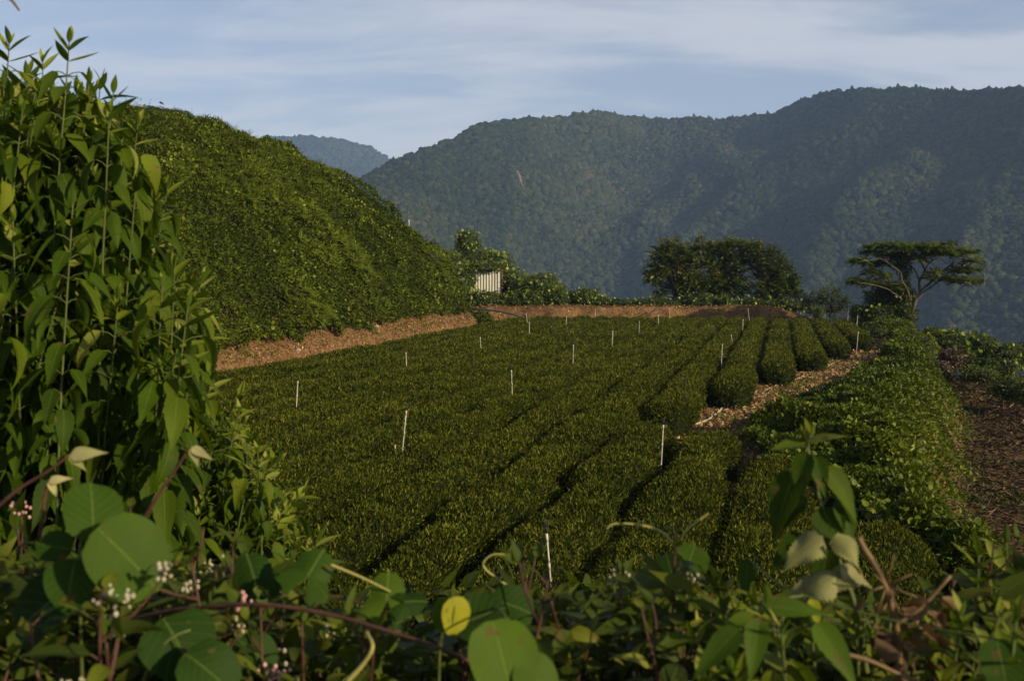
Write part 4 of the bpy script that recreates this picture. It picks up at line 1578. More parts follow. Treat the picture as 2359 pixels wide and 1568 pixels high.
def albizia():
    d = 76.0
    b = gpt(2088, d)
    o = thing('umbrella_tree', b, 'flat-topped tree with layered feathery foliage on bare forked grey limbs', 'tree')
    lim = Geo()
    limbs = [
        ([(2084, 750), (2093, 730), (2100, 719), (2109, 693), (2113, 686)], .16, .13, 0),
        ([(2113, 686), (2120, 671), (2141, 652), (2173, 623), (2199, 604), (2217, 592), (2236, 583)], .11, .022, .2),
        ([(2111, 690), (2130, 673), (2153, 654), (2176, 643), (2200, 644), (2225, 652), (2252, 651)], .10, .02, -.5),
        ([(2119, 672), (2118, 647), (2130, 623), (2122, 604), (2132, 592), (2150, 580)], .10, .02, .5),
        ([(2119, 650), (2108, 623), (2096, 611), (2086, 598), (2070, 584)], .07, .02, -.3),
        ([(2130, 623), (2142, 604), (2160, 594), (2180, 586)], .055, .02, .8),
        ([(2141, 652), (2150, 635), (2157, 628)], .04, .015, -.6),
        ([(2173, 623), (2200, 616), (2230, 621)], .05, .015, -.4),
        ([(2199, 604), (2222, 606), (2243, 604)], .04, .015, .6),
        ([(2107, 697), (2099, 672), (2110, 662)], .05, .02, .4),
        ([(2098, 712), (2091, 671), (2077, 645), (2075, 630), (2058, 614), (2039, 602), (2020, 592)], .10, .02, -.7),
        ([(2077, 645), (2064, 622), (2050, 606), (2034, 596), (2008, 598), (1978, 603)], .05, .015, -1.0),
        ([(2078, 690), (2063, 678), (2040, 664), (2005, 655), (1972, 649)], .06, .015, -1.2),
        ([(2050, 668), (2035, 650), (2012, 632)], .035, .012, -.6),
        ([(2058, 614), (2050, 590), (2035, 570)], .04, .012, .4),
    ]
    sk = []
    for pts, r0, r1, dy in limbs:
        q = np.linspace(0, 1, len(pts))
        C = curve_pts([at(x, y, d + dy * k * 2.0) for (x, y), k in zip(pts, q)], 16)
        C[:, 2] += np.where(np.arange(16) > 1, .04 * vnoise(np.arange(16) * .8, r0 * 90), 0)
        sk.append(C)
        add_tube(lim, C, np.linspace(r0, r1, 16), 7)
    pads = [(2032, 566, 46), (2008, 580, 30), (2070, 566, 42), (2106, 569, 46), (2144, 566, 46), (2182, 563, 22), (2177, 580, 56), (2220, 578, 40), (2080, 586, 46), (2112, 595, 30), (2050, 586, 36), (2146, 582, 30),
            (1980, 601, 28), (2010, 604, 32), (2036, 608, 22), (2010, 626, 25), (2032, 634, 20), (1974, 647, 25), (1998, 651, 32), (2030, 653, 42), (2060, 657, 28),
            (2240, 602, 26), (2230, 618, 36), (2212, 622, 22), (2156, 627, 19), (2139, 638, 12), (2184, 642, 27), (2218, 646, 27), (2247, 648, 17)]
    fol = Geo()
    allsk = np.concatenate([c[6:] for c in sk[1:]])
    for px, py, w in pads:
        r = w / FPX * d
        c = at(px, py + 2, d + RNG.uniform(-1, 1) * (1.6 if w > 35 else .9))
        j = np.argmin(np.linalg.norm(allsk - c, axis=1))
        for _ in range(3):
            e = c + np.array([RNG.uniform(-.6, .6) * r, RNG.uniform(-.5, .5) * r, -.10])
            add_tube(lim, curve_pts([allsk[j], (allsk[j] + e) / 2 - (0, 0, .12), e], 7), np.linspace(.028, .008, 7), 4, cap=False)
        n = int(62 * (r / 1.0) ** 1.7) + 24
        for _ in range(n):
            a = RNG.uniform(0, 2 * np.pi)
            rad = RNG.uniform(0, 1) ** .6 * .78
            h = RNG.normal() * .07 + .13 * (1 - rad) + .07 * vnoise(a * 1.5, px, py)
            p = c + np.array([math.cos(a) * r * rad, math.sin(a) * r * rad * 1.1, h])
            d0 = unit(np.array([math.cos(a), math.sin(a), .25]) + RNG.normal(size=3) * .45)
            Lf = RNG.uniform(.26, .62)
            q = np.linspace(.1, 1, 8)
            C = p + d0 * Lf * q[:, None] + np.array([0, 0, -.28 * Lf]) * (q ** 2)[:, None]
            sd = unit(np.cross(d0, [0, 0, 1]))
            rn = np.clip(RNG.normal(.46, .16) + .30 * (h > .1), 0, 1)  # top light of each pad put into the colour of its upper leaves
            for sg in (-1, 1):
                add_leaves(fol, C, np.tile(sd * sg * .9 + d0 * .5, (8, 1)) + np.array([0, 0, -.15]), np.tile([0, 0, 1.0], (8, 1)) + RNG.normal(size=(8, 3)) * .3, .19 * (1.15 - .5 * q), [simple_leaf(.5, .03, .15)], np.full(8, rn))
    # the creeper mass hanging in the fork
    lim.build('trunk', M['bark'], o, smooth=True)
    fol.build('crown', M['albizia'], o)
    vin = Geo()
    for (px, py, dd, rx, ry, rd, n) in [(2084, 615, 76.3, 20, 26, .6, 900), (2088, 650, 76.2, 9, 30, .3, 500), (2070, 606, 76.4, 18, 16, .5, 500)]:
        cc = at(px, py, dd)
        rr = np.array([rx / FPX * dd, rd, ry / FPX * dd])
        v = rand_dirs(n)
        P = cc + v * rr * (RNG.uniform(.2, 1, n) ** .5)[:, None] * (1 + .3 * fbm(v[:, 0] * 2, v[:, 1] * 2, v[:, 2] * 2 + px, octaves=2))[:, None]
        add_leaves(vin, P, rand_dirs(n) + np.array([0, 0, -.4]), rand_dirs(n) + v, RNG.uniform(.10, .17, n), [simple_leaf(.5, .06, .15)], np.clip(RNG.normal(.25, .15, n), 0, 1))
    vo = thing('hanging_creeper', at(2084, 690, 76.3), 'dark creeper clump hanging in the fork of the flat-topped tree', 'creeper')
    vin.build('leaves', M['tree'], vo)


albizia()


def bird():
    p = at(371, 238, 60)
    g = Geo()
    add_tube(g, [p + (-.13, 0, .05), p + (-.05, 0, .03), p + (.05, 0, -.01), p + (.12, 0, -.04), p + (.17, .02, -.05)], [.008, .035, .04, .025, .006], 8)
    o = thing('bird', p, 'tiny dark bird gliding in the sky above the hilltop tea', 'bird')
    g.build('body', M['blackplastic'], o, smooth=True)
    for s in (-1, 1):
        w = Geo()
        V = [p + (-.04, 0, .03), p + (.05, 0, .01), p + (.07, s * .17, .06), p + (.03, s * .33, .05), p + (-.01, s * .18, .08)]
        w.add(V, [np.array([[0, 1, 2, 4]]), np.array([[4, 2, 3]])])
        w.build('wing', M['blackplastic'], o)


bird()


def far_tank():
    d = 1100.0
    p = at(942, 508, d)
    g = Geo()
    add_tube(g, [p - (0, 0, 6), p - (0, 0, .9), p + (0, 0, .6), p + (0, 0, 1.0)], [.9, .95, .95, .3], 12)
    tag(g.build('water_tank', M['pvc'], smooth=False, origin=p), 'tiny bright white tank on the forested slope above the hill skyline', 'tank')


far_tank()

# ================================================================== FOREGROUND PLANTS
NET_T = [blade_leaf(.345, dr, .24, n=8, teeth=.05, shape='ovate', wav=.012) for dr in (.25, .6, .95, 1.35)]
NET_Y = [blade_leaf(.30, dr, .30, n=7, shape='lance') for dr in (.1, -.25, .4)]
KNOT_T = [blade_leaf(.36, dr, .18, n=8, shape='ovate', wav=.02) for dr in (.15, .5, .9, 1.2)]
KNOT_S = [blade_leaf(.36, dr, .2, n=6, shape='ovate', across=1) for dr in (.15, .6, 1.0)]
KUD_T = [blade_leaf(.92, dr, .10, n=12, shape='round', wav=.02, across=3) for dr in (.25, .6)]
HEART_T = [blade_leaf(.95, dr, .12, n=12, shape='heart', wav=.015, across=3) for dr in (.3, .7)]
FILL_T = [blade_leaf(.45, dr, .2, n=5, shape='ovate', across=1) for dr in (.2, .7, 1.1)]


def lobed_leaf():
    a = np.linspace(-2.75, 2.75, 45)
    r = .42 + .30 * np.abs(np.cos(a * 2.5 / 2.0 * 1.0)) ** 1.3
    r = np.where(np.abs(a) > 2.2, r * .8, r) * (1 + .05 * np.cos(a * 22))
    V, uv = [(0, .0, 0)], [(0, 0)]
    for s in (.5, 1.0):
        for t, q in zip(a, r):
            V.append((q * s * math.sin(t) * .95, .30 * s + q * s * math.cos(t) * .95 - .30 * s + .0, -.10 * s * s + .05 * math.cos(2.5 * t) * s))
            uv.append((math.sin(t) * s, .5 * s + .4 * s * math.cos(t)))
    V = np.array(V)
    n = len(a)
    f3 = np.array([(0, 2 + i, 1 + i) for i in range(n - 1)])
    f4 = np.array([(1 + i, 2 + i, 2 + n + i, 1 + n + i) for i in range(n - 1)])
    q3 = np.array([(x, y, z, z) for x, y, z in f3])
    f = np.concatenate([f3, f4[:, [0, 1, 2]], f4[:, [0, 2, 3]]])
    return V, f, np.array(uv)


LOBE_T = [lobed_leaf()]


def stem_frame(C, i):
    t = unit(C[min(i + 1, len(C) - 1)] - C[max(i - 1, 0)])
    u = unit(np.cross(t, [0.3, 1.0, .1]))
    return t, u, np.cross(t, u)


def base_below(tip, dx=0.0, dy=0.0):
    x, y = tip[0] + dx, tip[1] + dy
    return np.array([x, y, float(terrain(x, y)) - .03])


def tall_weed(tip, L, label, group, leafL=.12, lean=(0, 0), seed=0, mat='nettle', maxnodes=22, lum=0.0, spacing=.066, cat='tall weed', rot0=None):
    r = np.random.default_rng(seed)
    base = base_below(tip, -lean[0] * 1.0, -lean[1])
    o = thing('tall_weed', base, label, cat, group)
    mid = base + (tip - base) * .55 + np.array([-lean[0] * .12, 0, .06]) + r.normal(size=3) * .02
    C = curve_pts([base, mid, tip], 40)
    seg = np.concatenate([[0], np.cumsum(np.linalg.norm(np.diff(C, axis=0), axis=1))])
    tot = seg[-1]
    gs, gl = Geo(), Geo()
    add_tube(gs, C, np.interp(seg, [0, tot], [.0048, .0014]), 6)
    ph = r.uniform(0, 6.28) if rot0 is None else rot0
    dist = .012
    for k in range(maxnodes):
        if dist > tot - .08:
            break
        p = np.array([np.interp(tot - dist, seg, C[:, j]) for j in range(3)])
        i = int(np.argmin(np.abs(seg - (tot - dist))))
        t, u, w = stem_frame(C, i)
        grow = min(1.0, .42 + .2 * k)
        ph += np.pi / 2 + r.normal() * .25
        for sd in (0, np.pi):
            if k > 3 and r.uniform() < .04:
                continue
            a = ph + sd + r.normal() * .2
            out = math.cos(a) * u + math.sin(a) * w
            if k < 3:                                              # young upright leaves at the tip
                D = unit(t * (1.0 - .3 * k) + out * (.35 + .35 * k))
                add_leaves(gl, [p], [D], [t - out * .5], [leafL * grow * r.uniform(.8, 1.2)], NET_Y, np.clip(r.normal(.88, .07), 0, 1))
                continue
            pl = leafL * .30 * grow * r.uniform(.8, 1.3)
            e = p + unit(out + t * .45) * pl
            add_tube(gs, [p, p + unit(out + t * .7) * pl * .5, e], [.0014, .0012, .0011], 4, cap=False)
            drop = r.uniform(.1, 1.1) + min(k, 6) * .07
            D = unit(out * 1.0 + np.array([0, 0, -drop]) + r.normal(size=3) * .12)
            s = leafL * grow * r.uniform(.75, 1.25)
            rn = np.clip(.42 + lum + r.normal() * .14 + (.22 if k < 4 else 0) - (.06 if k > 9 else 0), 0, 1)
            add_leaves(gl, [e], [D], [np.array([0, 0, 1.0]) + out * .35 + r.normal(size=3) * .25], [s], NET_T, rn)
        dist += spacing * (.32 + .14 * min(k, 4)) * r.uniform(.85, 1.15)
    gs.build('stem', M['green_stem'], o, smooth=True)
    gl.build('leaves', M[mat], o, smooth=True, use_uv=True)
    return o


OUT_Y = [80, 200, 285, 330, 440, 520, 650, 770, 900, 1010, 1080, 1140, 1220, 1300]
OUT_X = [190, 275, 335, 370, 410, 445, 490, 515, 565, 600, 655, 715, 745, 700]
TWG = 'tall toothed-leaf weeds massed at the left'
named = [  # px, py, d, label, lean x
    (22, 92, 2.5, 'tall weed at the very left edge with its tip high against the sky', .05),
    (160, 88, 2.35, 'tallest weed tip standing clear against the sky, arched drooping leaves', .02),
    (98, 135, 2.5, 'tall weed just left of the tallest tip, one toothed leaf arching over', .05),
    (232, 180, 2.6, 'tall weed right of the tallest tip with a wrinkled hanging leaf', .12),
    (262, 205, 2.5, 'weed tip beside the hilltop pole, narrow leaves spread against the sky', .15),
    (318, 278, 2.45, 'pale-tipped weed in front of the hilltop tea with a broad curled leaf', .12),
    (388, 425, 2.6, 'weed tip jutting right of the mass against the upper hill slope', .22),
    (468, 640, 2.7, 'pale-tipped weed jutting right against the lower hill slope', .28),
    (482, 740, 2.9, 'weed tip just above the start of the soil bank', .3),
    (556, 905, 2.9, 'weed arching over the near end of the soil bank onto the tea', .38),
    (590, 1010, 3.0, 'weed tip leaning over the left edge of the tea below the bank', .35),
    (700, 1128, 2.7, 'outermost low weed with a bright star of leaves against the tea', .3),
    (640, 1060, 3.1, 'low weed just left of the outermost one against the tea', .35),
    (735, 1235, 2.6, 'lowest weed tip at the right end of the mass above the vine leaves', .2),
]
for q, (px, py, d, lb, le) in enumerate(named):
    tall_weed(at(px, py, d), 1.2, lb, TWG, leafL=.104, lean=(le, 0), seed=100 + q, maxnodes=32, spacing=.054)
shared = 'one of the many tall toothed-leaf weeds crowded together at the left edge'
rr = np.random.default_rng(77)
for q in range(285):
    py = rr.uniform(150, 1330)
    xm = np.interp(py, OUT_Y, OUT_X) - 45
    px = xm - (xm + 90) * rr.uniform(0, 1) ** 1.35
    d = rr.uniform(2.15, 3.3) + (.5 if py > 900 and px > 300 else 0)
    if py < 420:
        d = rr.uniform(2.3, 2.9)
    if q >= 220:
        px, py, d = rr.uniform(430, 690), rr.uniform(930, 1290), rr.uniform(2.5, 3.2)
        px = min(px, np.interp(py, OUT_Y, OUT_X) - 25)
    tall_weed(at(px, py, d), 1.2, shared, TWG, leafL=rr.uniform(.085, .120) * (.78 if py > 850 and px > 330 else 1), lean=(rr.uniform(-.02, .25), rr.uniform(-.1, .1)), seed=300 + q, maxnodes=30, lum=rr.normal() * .06, spacing=.054)

# the young plant standing up at the right

def young_plant():
    d = 1.35
    P = curve_pts([at(2010, 1660, d), at(1975, 1420, d), at(1925, 1270, d), at(1890, 1160, d), at(1865, 1060, d), at(1858, 1000, d)], 40)
    o = thing('young_plant', P[0], 'single upright young plant with hanging leaves in front of the creeper bank', 'young plant')
    gs, gl = Geo(), Geo()
    add_tube(gs, P, np.linspace(.0042, .0020, 40), 7)
    spec = [  # leaf base px, tip px, width ratio, facing tilt, rnd, droop template
        ((1862, 1018), (1955, 998), .34, (.2, 0, 1.6), .95, 0), ((1858, 1022), (1772, 1030), .36, (-.2, 0, 1.4), .62, 0),
        ((1860, 1005), (1858, 962), .30, (.6, 0, .1), .90, 0), ((1866, 1010), (1880, 972), .26, (.8, 0, .1), .92, 0), ((1856, 1012), (1842, 978), .22, (-.6, 0, .1), .88, 0),
        ((1856, 1042), (1836, 1150), .40, (-.3, 0, .25), .45, 1), ((1876, 1050), (1905, 1140), .42, (.2, 0, .3), .40, 1), ((1900, 1075), (1990, 1190), .40, (.5, 0, .8), .58, 1),
        ((1832, 1085), (1768, 1235), .44, (-.6, 0, .3), .30, 1), ((1850, 1140), (1792, 1215), .45, (-.5, 0, .5), .25, 1), ((1895, 1170), (1940, 1260), .78, (.1, 0, .35), .30, 0), ((1930, 1150), (1975, 1250), .5, (.6, 0, .4), .35, 1),
        ((1910, 1255), (1882, 1375), .46, (-.1, 0, .2), .22, 1), ((1850, 1230), (1770, 1320), .44, (-.4, 0, .6), .30, 0)]
    for (bx, by), (tx, ty), wd, tilt, rn, k in spec:
        a, b = at(bx, by, d - .02), at(tx, ty, d - .05)
        L_ = np.linalg.norm(b - a)
        Nn = facing(a, tilt)
        j = np.argmin(np.linalg.norm(P - a - np.array([0, 0, -.012]), axis=1))
        add_tube(gs, curve_pts([P[j], (P[j] + a) / 2 + (0, 0, .008), a], 7), .0013, 5, cap=False)
        add_leaves(gl, [a], [b - a], [Nn], [L_ * (1.08 if k else 1.02)], [blade_leaf(wd * .95, .15 + .35 * k, .30, n=9, teeth=.05, shape='ovate', wav=.012)], rn)
    gs.build('stem', M['green_stem'], o, smooth=True)
    gl.build('leaves', M['nettle'], o, smooth=True, use_uv=True)


def facing(P, tilt):
    return unit(view_dir(np.asarray(P)[None])[0] + np.asarray(tilt))


young_plant()

# ------------------------------------------------------------------ low leafy plants along the bottom
def flower_cluster(g, p, n, r, rs):
    v, f = ICO1
    for _ in range(n):
        c = p + rs.normal(size=3) * np.array([.008, .008, .007])
        q = v * np.array([1, 1, 1.25]) * r * rs.uniform(.6, 1.1)
        g.add(c + q, f, rs.uniform())


def low_plant(tip, label, group, leafL=.075, lean=(0, 0), seed=0, flowers=None, lum=0.0, stem='red_stem', L=.55, mat='knot', name='low_plant', n=13):
    r = np.random.default_rng(seed)
    base = base_below(tip, -lean[0], -lean[1])
    o = thing(name, base, label, 'low plant', group)
    mid = base + (tip - base) * .6 + r.normal(size=3) * np.array([.05, .05, .03])
    C = curve_pts([base, mid, tip], 36)
    seg = np.concatenate([[0], np.cumsum(np.linalg.norm(np.diff(C, axis=0), axis=1))])
    tot = seg[-1]
    gs, gl = Geo(), Geo()
    add_tube(gs, C, np.interp(seg, [0, tot], [.0042, .0015]), 6)
    dist = .006
    a = r.uniform(0, 6.28)
    fl = []
    for k in range(n):
        if dist > tot - .04:
            break
        p = np.array([np.interp(tot - dist, seg, C[:, j]) for j in range(3)])
        i = int(np.argmin(np.abs(seg - (tot - dist))))
        t, u, w = stem_frame(C, i)
        grow = min(1, .4 + .2 * k)
        a += 2.6 + r.normal() * .4
        out = math.cos(a) * u + math.sin(a) * w
        e = p + unit(out + t * .8) * .012
        add_tube(gs, [p, e], [.0013, .0011], 4, cap=False)
        D = unit(out + t * (.75 if k < 2 else .25) + np.array([0, 0, .1 - .08 * min(k, 5)]) + r.normal(size=3) * .2)
        add_leaves(gl, [e], [D], [np.array([0, 0, 1.0]) + r.normal(size=3) * .35], [leafL * grow * r.uniform(.75, 1.25)], KNOT_T, np.clip(.42 + lum + .14 * r.normal() + (.15 if k < 2 else 0), 0, 1))
        if k in (2, 5, 8) and r.uniform() < .75:                      # side shoots
            tp = p + unit(out * .8 + t * .9 + r.normal(size=3) * .2) * r.uniform(.05, .10)
            add_tube(gs, curve_pts([p, (p + tp) / 2 + out * .008, tp], 6), np.linspace(.0018, .001, 6), 4, cap=False)
            fl.append(tp)
            for _ in range(3):
                add_leaves(gl, [tp], [unit(rand_dirs(1)[0] + (tp - p) * 12)], [np.array([0, 0, 1.0]) + r.normal(size=3) * .5], [leafL * r.uniform(.4, .7)], KNOT_T, np.clip(.5 + lum + .14 * r.normal(), 0, 1))
        dist += r.uniform(.016, .030) * (1 + .04 * k)
    gs.build('stem', M[stem], o, smooth=True)
    gl.build('leaves', M[mat], o, smooth=True, use_uv=True)
    if flowers:
        for tp in fl[:3]:
            g = Geo()
            flower_cluster(g, tp + np.array([0, 0, .006]), 16, .0029, r)
            g.build('flower_cluster', M[flowers], o)
    return o


TOP_X = [-60, 200, 420, 560, 700, 760, 900, 1010, 1100, 1250, 1350, 1470, 1550, 1620, 1700, 1800, 1900, 2050, 2150, 2250, 2420]
TOP_Y = [1230, 1240, 1270, 1280, 1330, 1370, 1400, 1420, 1330, 1330, 1340, 1300, 1270, 1330, 1350, 1330, 1360, 1400, 1400, 1330, 1300]
LPG = 'low red-stemmed plants along the bottom'
specs = [
    (1205, 1290, 1.5, 'red-stemmed plant left of the nearest pole with an arching tendril beside it', .02, None),
    (1262, 1335, 1.25, 'red-stemmed plant with spread lance leaves in front of the nearest pole', -.02, None),
    (1556, 1228, 1.4, 'tall dark-leaved plant with upright tip right of the nearest pole', .05, 'petal'),
    (1425, 1305, 1.5, 'plant with a small white flower cluster between the nearest pole and the dark upright tip', .0, 'petal'),
    (735, 1268, 1.55, 'thin shoot with dark tip standing above the lobed vine leaves', .0, None),
    (440, 1285, 1.25, 'red-stemmed plant right of the biggest round leaf, long leaf hanging right', -.01, None),
    (230, 1365, 1.1, 'plant with white flower buds below the biggest round leaf', .02, 'petal'),
    (245, 1480, 1.05, 'plant carrying the largest white flower buds near the bottom left corner', .0, 'petal'),
    (70, 1430, 1.15, 'white-flowered plant at the left bottom edge', .03, 'petal'),
    (40, 1215, 1.6, 'pink-flowered plant at the left edge below the tall weeds', .0, 'pink'),
    (300, 1170, 1.7, 'pink-flowered plant just above the biggest round leaf', .03, 'pink'),
    (470, 1215, 1.7, 'plant with creamy flower heads at the foot of the tall weeds', .03, 'petal'),
    (600, 1395, 1.3, 'plant with a pink flower head hanging over the trailing red vine', .0, 'pink'),
    (695, 1440, 1.3, 'small plant with a pale yellow flower head under the trailing red vine', .0, 'petal'),
    (1095, 1385, 1.35, 'white-flowered plant beside the yellow leaf', -.02, 'petal'),
    (1640, 1330, 1.5, 'leafy plant with a pale horizontal young leaf, right of the dark upright tip', .0, None),
    (1480, 1410, 1.2, 'broad dark plant in front with leaves fanned over a red stem, bottom middle', .02, None),
    (2290, 1255, 1.5, 'bright green leafy plant near the right edge under the bare lower terrace', .03, None),
    (2200, 1335, 1.4, 'leafy plant between the withered tangle and the bright plant at the right edge', .03, None),
    (2350, 1330, 1.4, 'leafy plant cut by the right picture edge', .0, None),
]
for q, (px, py, d, lb, le, fl) in enumerate(specs):
    low_plant(at(px, py, d), lb, LPG, leafL=.074, lean=(le, 0), seed=500 + q, flowers=fl, n=22)
for q in range(230):
    px = rr.uniform(-80, 2440)
    py = np.interp(px, TOP_X, TOP_Y) + 25 + 330 * rr.uniform(0, 1) ** 1.1
    d = rr.uniform(1.25, 2.3)
    bright = px > 1650  # sunlit look of the right side put into the plant colours
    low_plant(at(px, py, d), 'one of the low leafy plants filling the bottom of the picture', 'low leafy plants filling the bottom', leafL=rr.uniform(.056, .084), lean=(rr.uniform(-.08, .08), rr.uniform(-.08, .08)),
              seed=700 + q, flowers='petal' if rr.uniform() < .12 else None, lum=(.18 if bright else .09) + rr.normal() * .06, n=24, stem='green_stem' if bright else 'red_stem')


def undergrowth():
    m = 26000
    x, y = RNG.uniform(-4.2, 5.2, m), RNG.uniform(1.1, 7.0, m)
    z = terrain(x, y) + RNG.uniform(0, .32, m) * (1 - sstep(4, 7, y)) + .04
    P = np.stack([x, y, z], -1)
    v = in_view(P, 300, 900)
    P = P[v]
    n = len(P)
    g = Geo()
    add_leaves(g, P, unit(RNG.normal(size=(n, 3)) + np.array([0, 0, .15])), np.array([0, 0, 1.0]) + RNG.normal(size=(n, 3)) * .5, RNG.uniform(.05, .10, n), FILL_T, np.clip(RNG.normal(.36, .15, n), 0, 1))
    m = 15000                                                        # leaves of the tangle itself, up among the plant tips
    px, d = RNG.uniform(-150, 2500, m), RNG.uniform(1.35, 2.7, m)
    py = np.interp(px, TOP_X, TOP_Y) + 45 + 520 * RNG.uniform(0, 1, m)
    P = np.stack([(px - CX) / FPX * d, d, CZ - (py - HZ) / FPX * d], -1)
    P = P[P[:, 2] > terrain(P[:, 0], P[:, 1])]
    n = len(P)
    add_leaves(g, P, unit(RNG.normal(size=(n, 3)) * [1, 1, .6] + np.array([0, 0, .1])), np.array([0, -.2, 1.0]) + RNG.normal(size=(n, 3)) * .45, RNG.uniform(.03, .075, n), KNOT_S, np.clip(RNG.normal(.50, .18, n) + .12 * (P[:, 0] > .3), 0, 1))  # right-hand leaves coloured lighter, as if sunlit
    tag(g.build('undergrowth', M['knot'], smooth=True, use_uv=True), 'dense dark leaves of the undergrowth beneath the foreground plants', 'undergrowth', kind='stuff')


undergrowth()

LRG = 'toothed-leaf weeds at the lower right'  # raised lum puts sunlight into the colour of these weeds
for q, (px, py, d, lb) in enumerate([
        (1655, 1330, 1.35, 'toothed weed with pale pointed leaves left of the wilted pale leaves'),
        (1735, 1375, 1.25, 'bright toothed weed below the upright young plant, yellow at the tip'),
        (1800, 1440, 1.12, 'large-leaved toothed weed at the bottom under the wilted pale leaves'),
        (2255, 1262, 1.45, 'bright toothed weed standing before the foot of the bare lower terrace'),
        (2318, 1235, 1.5, 'taller bright toothed weed at the right picture edge'),
        (2215, 1400, 1.2, 'toothed weed right of the withered rags at the bottom right')]):
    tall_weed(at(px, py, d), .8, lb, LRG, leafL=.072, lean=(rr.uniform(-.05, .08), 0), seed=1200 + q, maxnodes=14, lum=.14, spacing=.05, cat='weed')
for q in range(34):
    px = rr.uniform(1560, 2420)
    py = np.interp(px, TOP_X, TOP_Y) + rr.uniform(30, 260)
    tall_weed(at(px, py, rr.uniform(1.1, 1.6)), .8, 'one of the bright toothed weeds crowding the lower right corner', 'bright toothed weeds in the lower right corner', leafL=rr.uniform(.058, .08), lean=(rr.uniform(-.12, .12), rr.uniform(-.06, .06)), seed=1300 + q, maxnodes=12, lum=.12 + rr.normal() * .06, spacing=.05, cat='weed')

# ------------------------------------------------------------------ climbing vines with broad leaves
VG = 'broad-leaved vines across the foreground'


def vine(name, label, spec, path, stem='green_stem', r0=.0022, mat='kudzu', base=None):
    """spec: list of (px, py, d, length px, direction (x, z), tilt, kind, rnd) leaves; path: photo points of the stem"""
    P = curve_pts([at(*p) for p in path], 30)
    o = thing(name, P[0], label, 'vine', VG)
    gs, gl = Geo(), Geo()
    add_tube(gs, P, np.linspace(r0, r0 * .6, 30), 6)
    for (px, py, d, Lp, dr, tilt, kind, rn) in spec:
        e = at(px, py, d)
        L_ = Lp / FPX * d
        Nn = facing(e, tilt)
        D = np.array([dr[0], 0, dr[1]], float)
        D = unit(D - Nn * np.dot(D, Nn))
        T = {'kud': KUD_T, 'heart': HEART_T, 'lobe': LOBE_T, 'ov': KNOT_T[:2], 'net': NET_T[:2]}[kind]
        st = e - D * L_ * (.45 if kind != 'lobe' else .1)
        j = np.argmin(np.linalg.norm(P - st, axis=1))
        add_tube(gs, curve_pts([P[j], (P[j] + st) / 2 + np.array([0, .01, -.008]), st], 8), r0 * .55, 5, cap=False)
        add_leaves(gl, [st], [D], [Nn], [L_], T, rn)
    gs.build('stem', M[stem], o, smooth=True)
    gl.build('leaves', M[mat], o, smooth=True, use_uv=True)
    return o


vine('round_leaf_vine', 'vine with the biggest round leaf and two smaller ones in the lower left', [
    (292, 1278, 1.15, 205, (.75, -.65), (.35, 0, .35), 'kud', .56), (215, 1180, 1.2, 150, (.15, .9), (.4, 0, .5), 'kud', .48), (128, 1258, 1.2, 85, (-.9, .2), (-.2, 0, .5), 'kud', .36),
    (160, 1345, 1.15, 130, (-.1, -1), (-.2, 0, .3), 'heart', .40), (110, 1380, 1.2, 190, (-.6, -.7), (-.5, 0, .9), 'kud', .12)],
    [(190, 1600, 1.2), (185, 1420, 1.18), (185, 1260, 1.2), (205, 1215, 1.2)])
vine('round_leaf_vine', 'vine with a bright yellow-green rounded leaf at the bottom middle', [
    (1160, 1510, 1.05, 185, (.1, -1), (.35, 0, .35), 'kud', .62), (1235, 1555, 1.05, 120, (.7, -.6), (.3, 0, .5), 'kud', .60), (1100, 1420, 1.25, 130, (.6, .4), (-.2, 0, .7), 'kud', .30), (1180, 1390, 1.3, 110, (.8, -.2), (.1, 0, .8), 'kud', .28)],
    [(1130, 1640, 1.1), (1150, 1540, 1.1), (1165, 1435, 1.12), (1150, 1400, 1.2)])
vine('yellow_leaf_vine', 'small vine with one folded oval leaf, its sunlit half coloured yellow and its shaded half dull', [
    (1052, 1415, 1.2, 88, (.15, -1), (.7, 0, .1), 'kud', 1.0), (1022, 1412, 1.21, 78, (-.1, -1), (-.9, 0, .1), 'kud', .62)],  # sunlit and shaded halves of the folded leaf coloured apart
    [(1010, 1620, 1.25), (1015, 1480, 1.24), (1040, 1372, 1.22)])
vine('lobed_leaf_vine', 'vine with lobed leaves and a long yellowish tendril left of the yellow leaf', [
    (715, 1318, 1.3, 115, (.4, .9), (.1, 0, .6), 'lobe', .45), (585, 1325, 1.35, 120, (-.2, .9), (-.1, 0, .9), 'lobe', .25), (893, 1372, 1.3, 105, (.1, 1), (.1, 0, .5), 'lobe', .62), (940, 1385, 1.3, 80, (.9, .3), (.3, 0, .9), 'lobe', .25)],
    [(560, 1620, 1.35), (600, 1470, 1.35), (700, 1370, 1.32), (880, 1400, 1.3), (930, 1400, 1.3)], stem='red_stem')
vine('heart_leaf_vine', 'shaded heart-shaped leaves low in front of the red-stemmed plants at left', [
    (420, 1490, 1.2, 190, (.4, -.9), (.1, 0, .6), 'heart', .25), (480, 1540, 1.15, 150, (.7, -.6), (.0, 0, .6), 'kud', .30), (590, 1500, 1.3, 110, (.6, -.5), (.2, 0, .7), 'kud', .28)],
    [(300, 1640, 1.2), (380, 1480, 1.2), (520, 1430, 1.25)])
vine('round_leaf_vine', 'pair of rounded leaves behind the dark upright tip right of the nearest pole', [
    (1590, 1290, 1.6, 95, (.3, .9), (.1, 0, .3), 'kud', .55), (1545, 1310, 1.55, 80, (-.3, .8), (-.3, 0, .5), 'kud', .35)],
    [(1560, 1640, 1.5), (1570, 1450, 1.55), (1575, 1330, 1.58)])
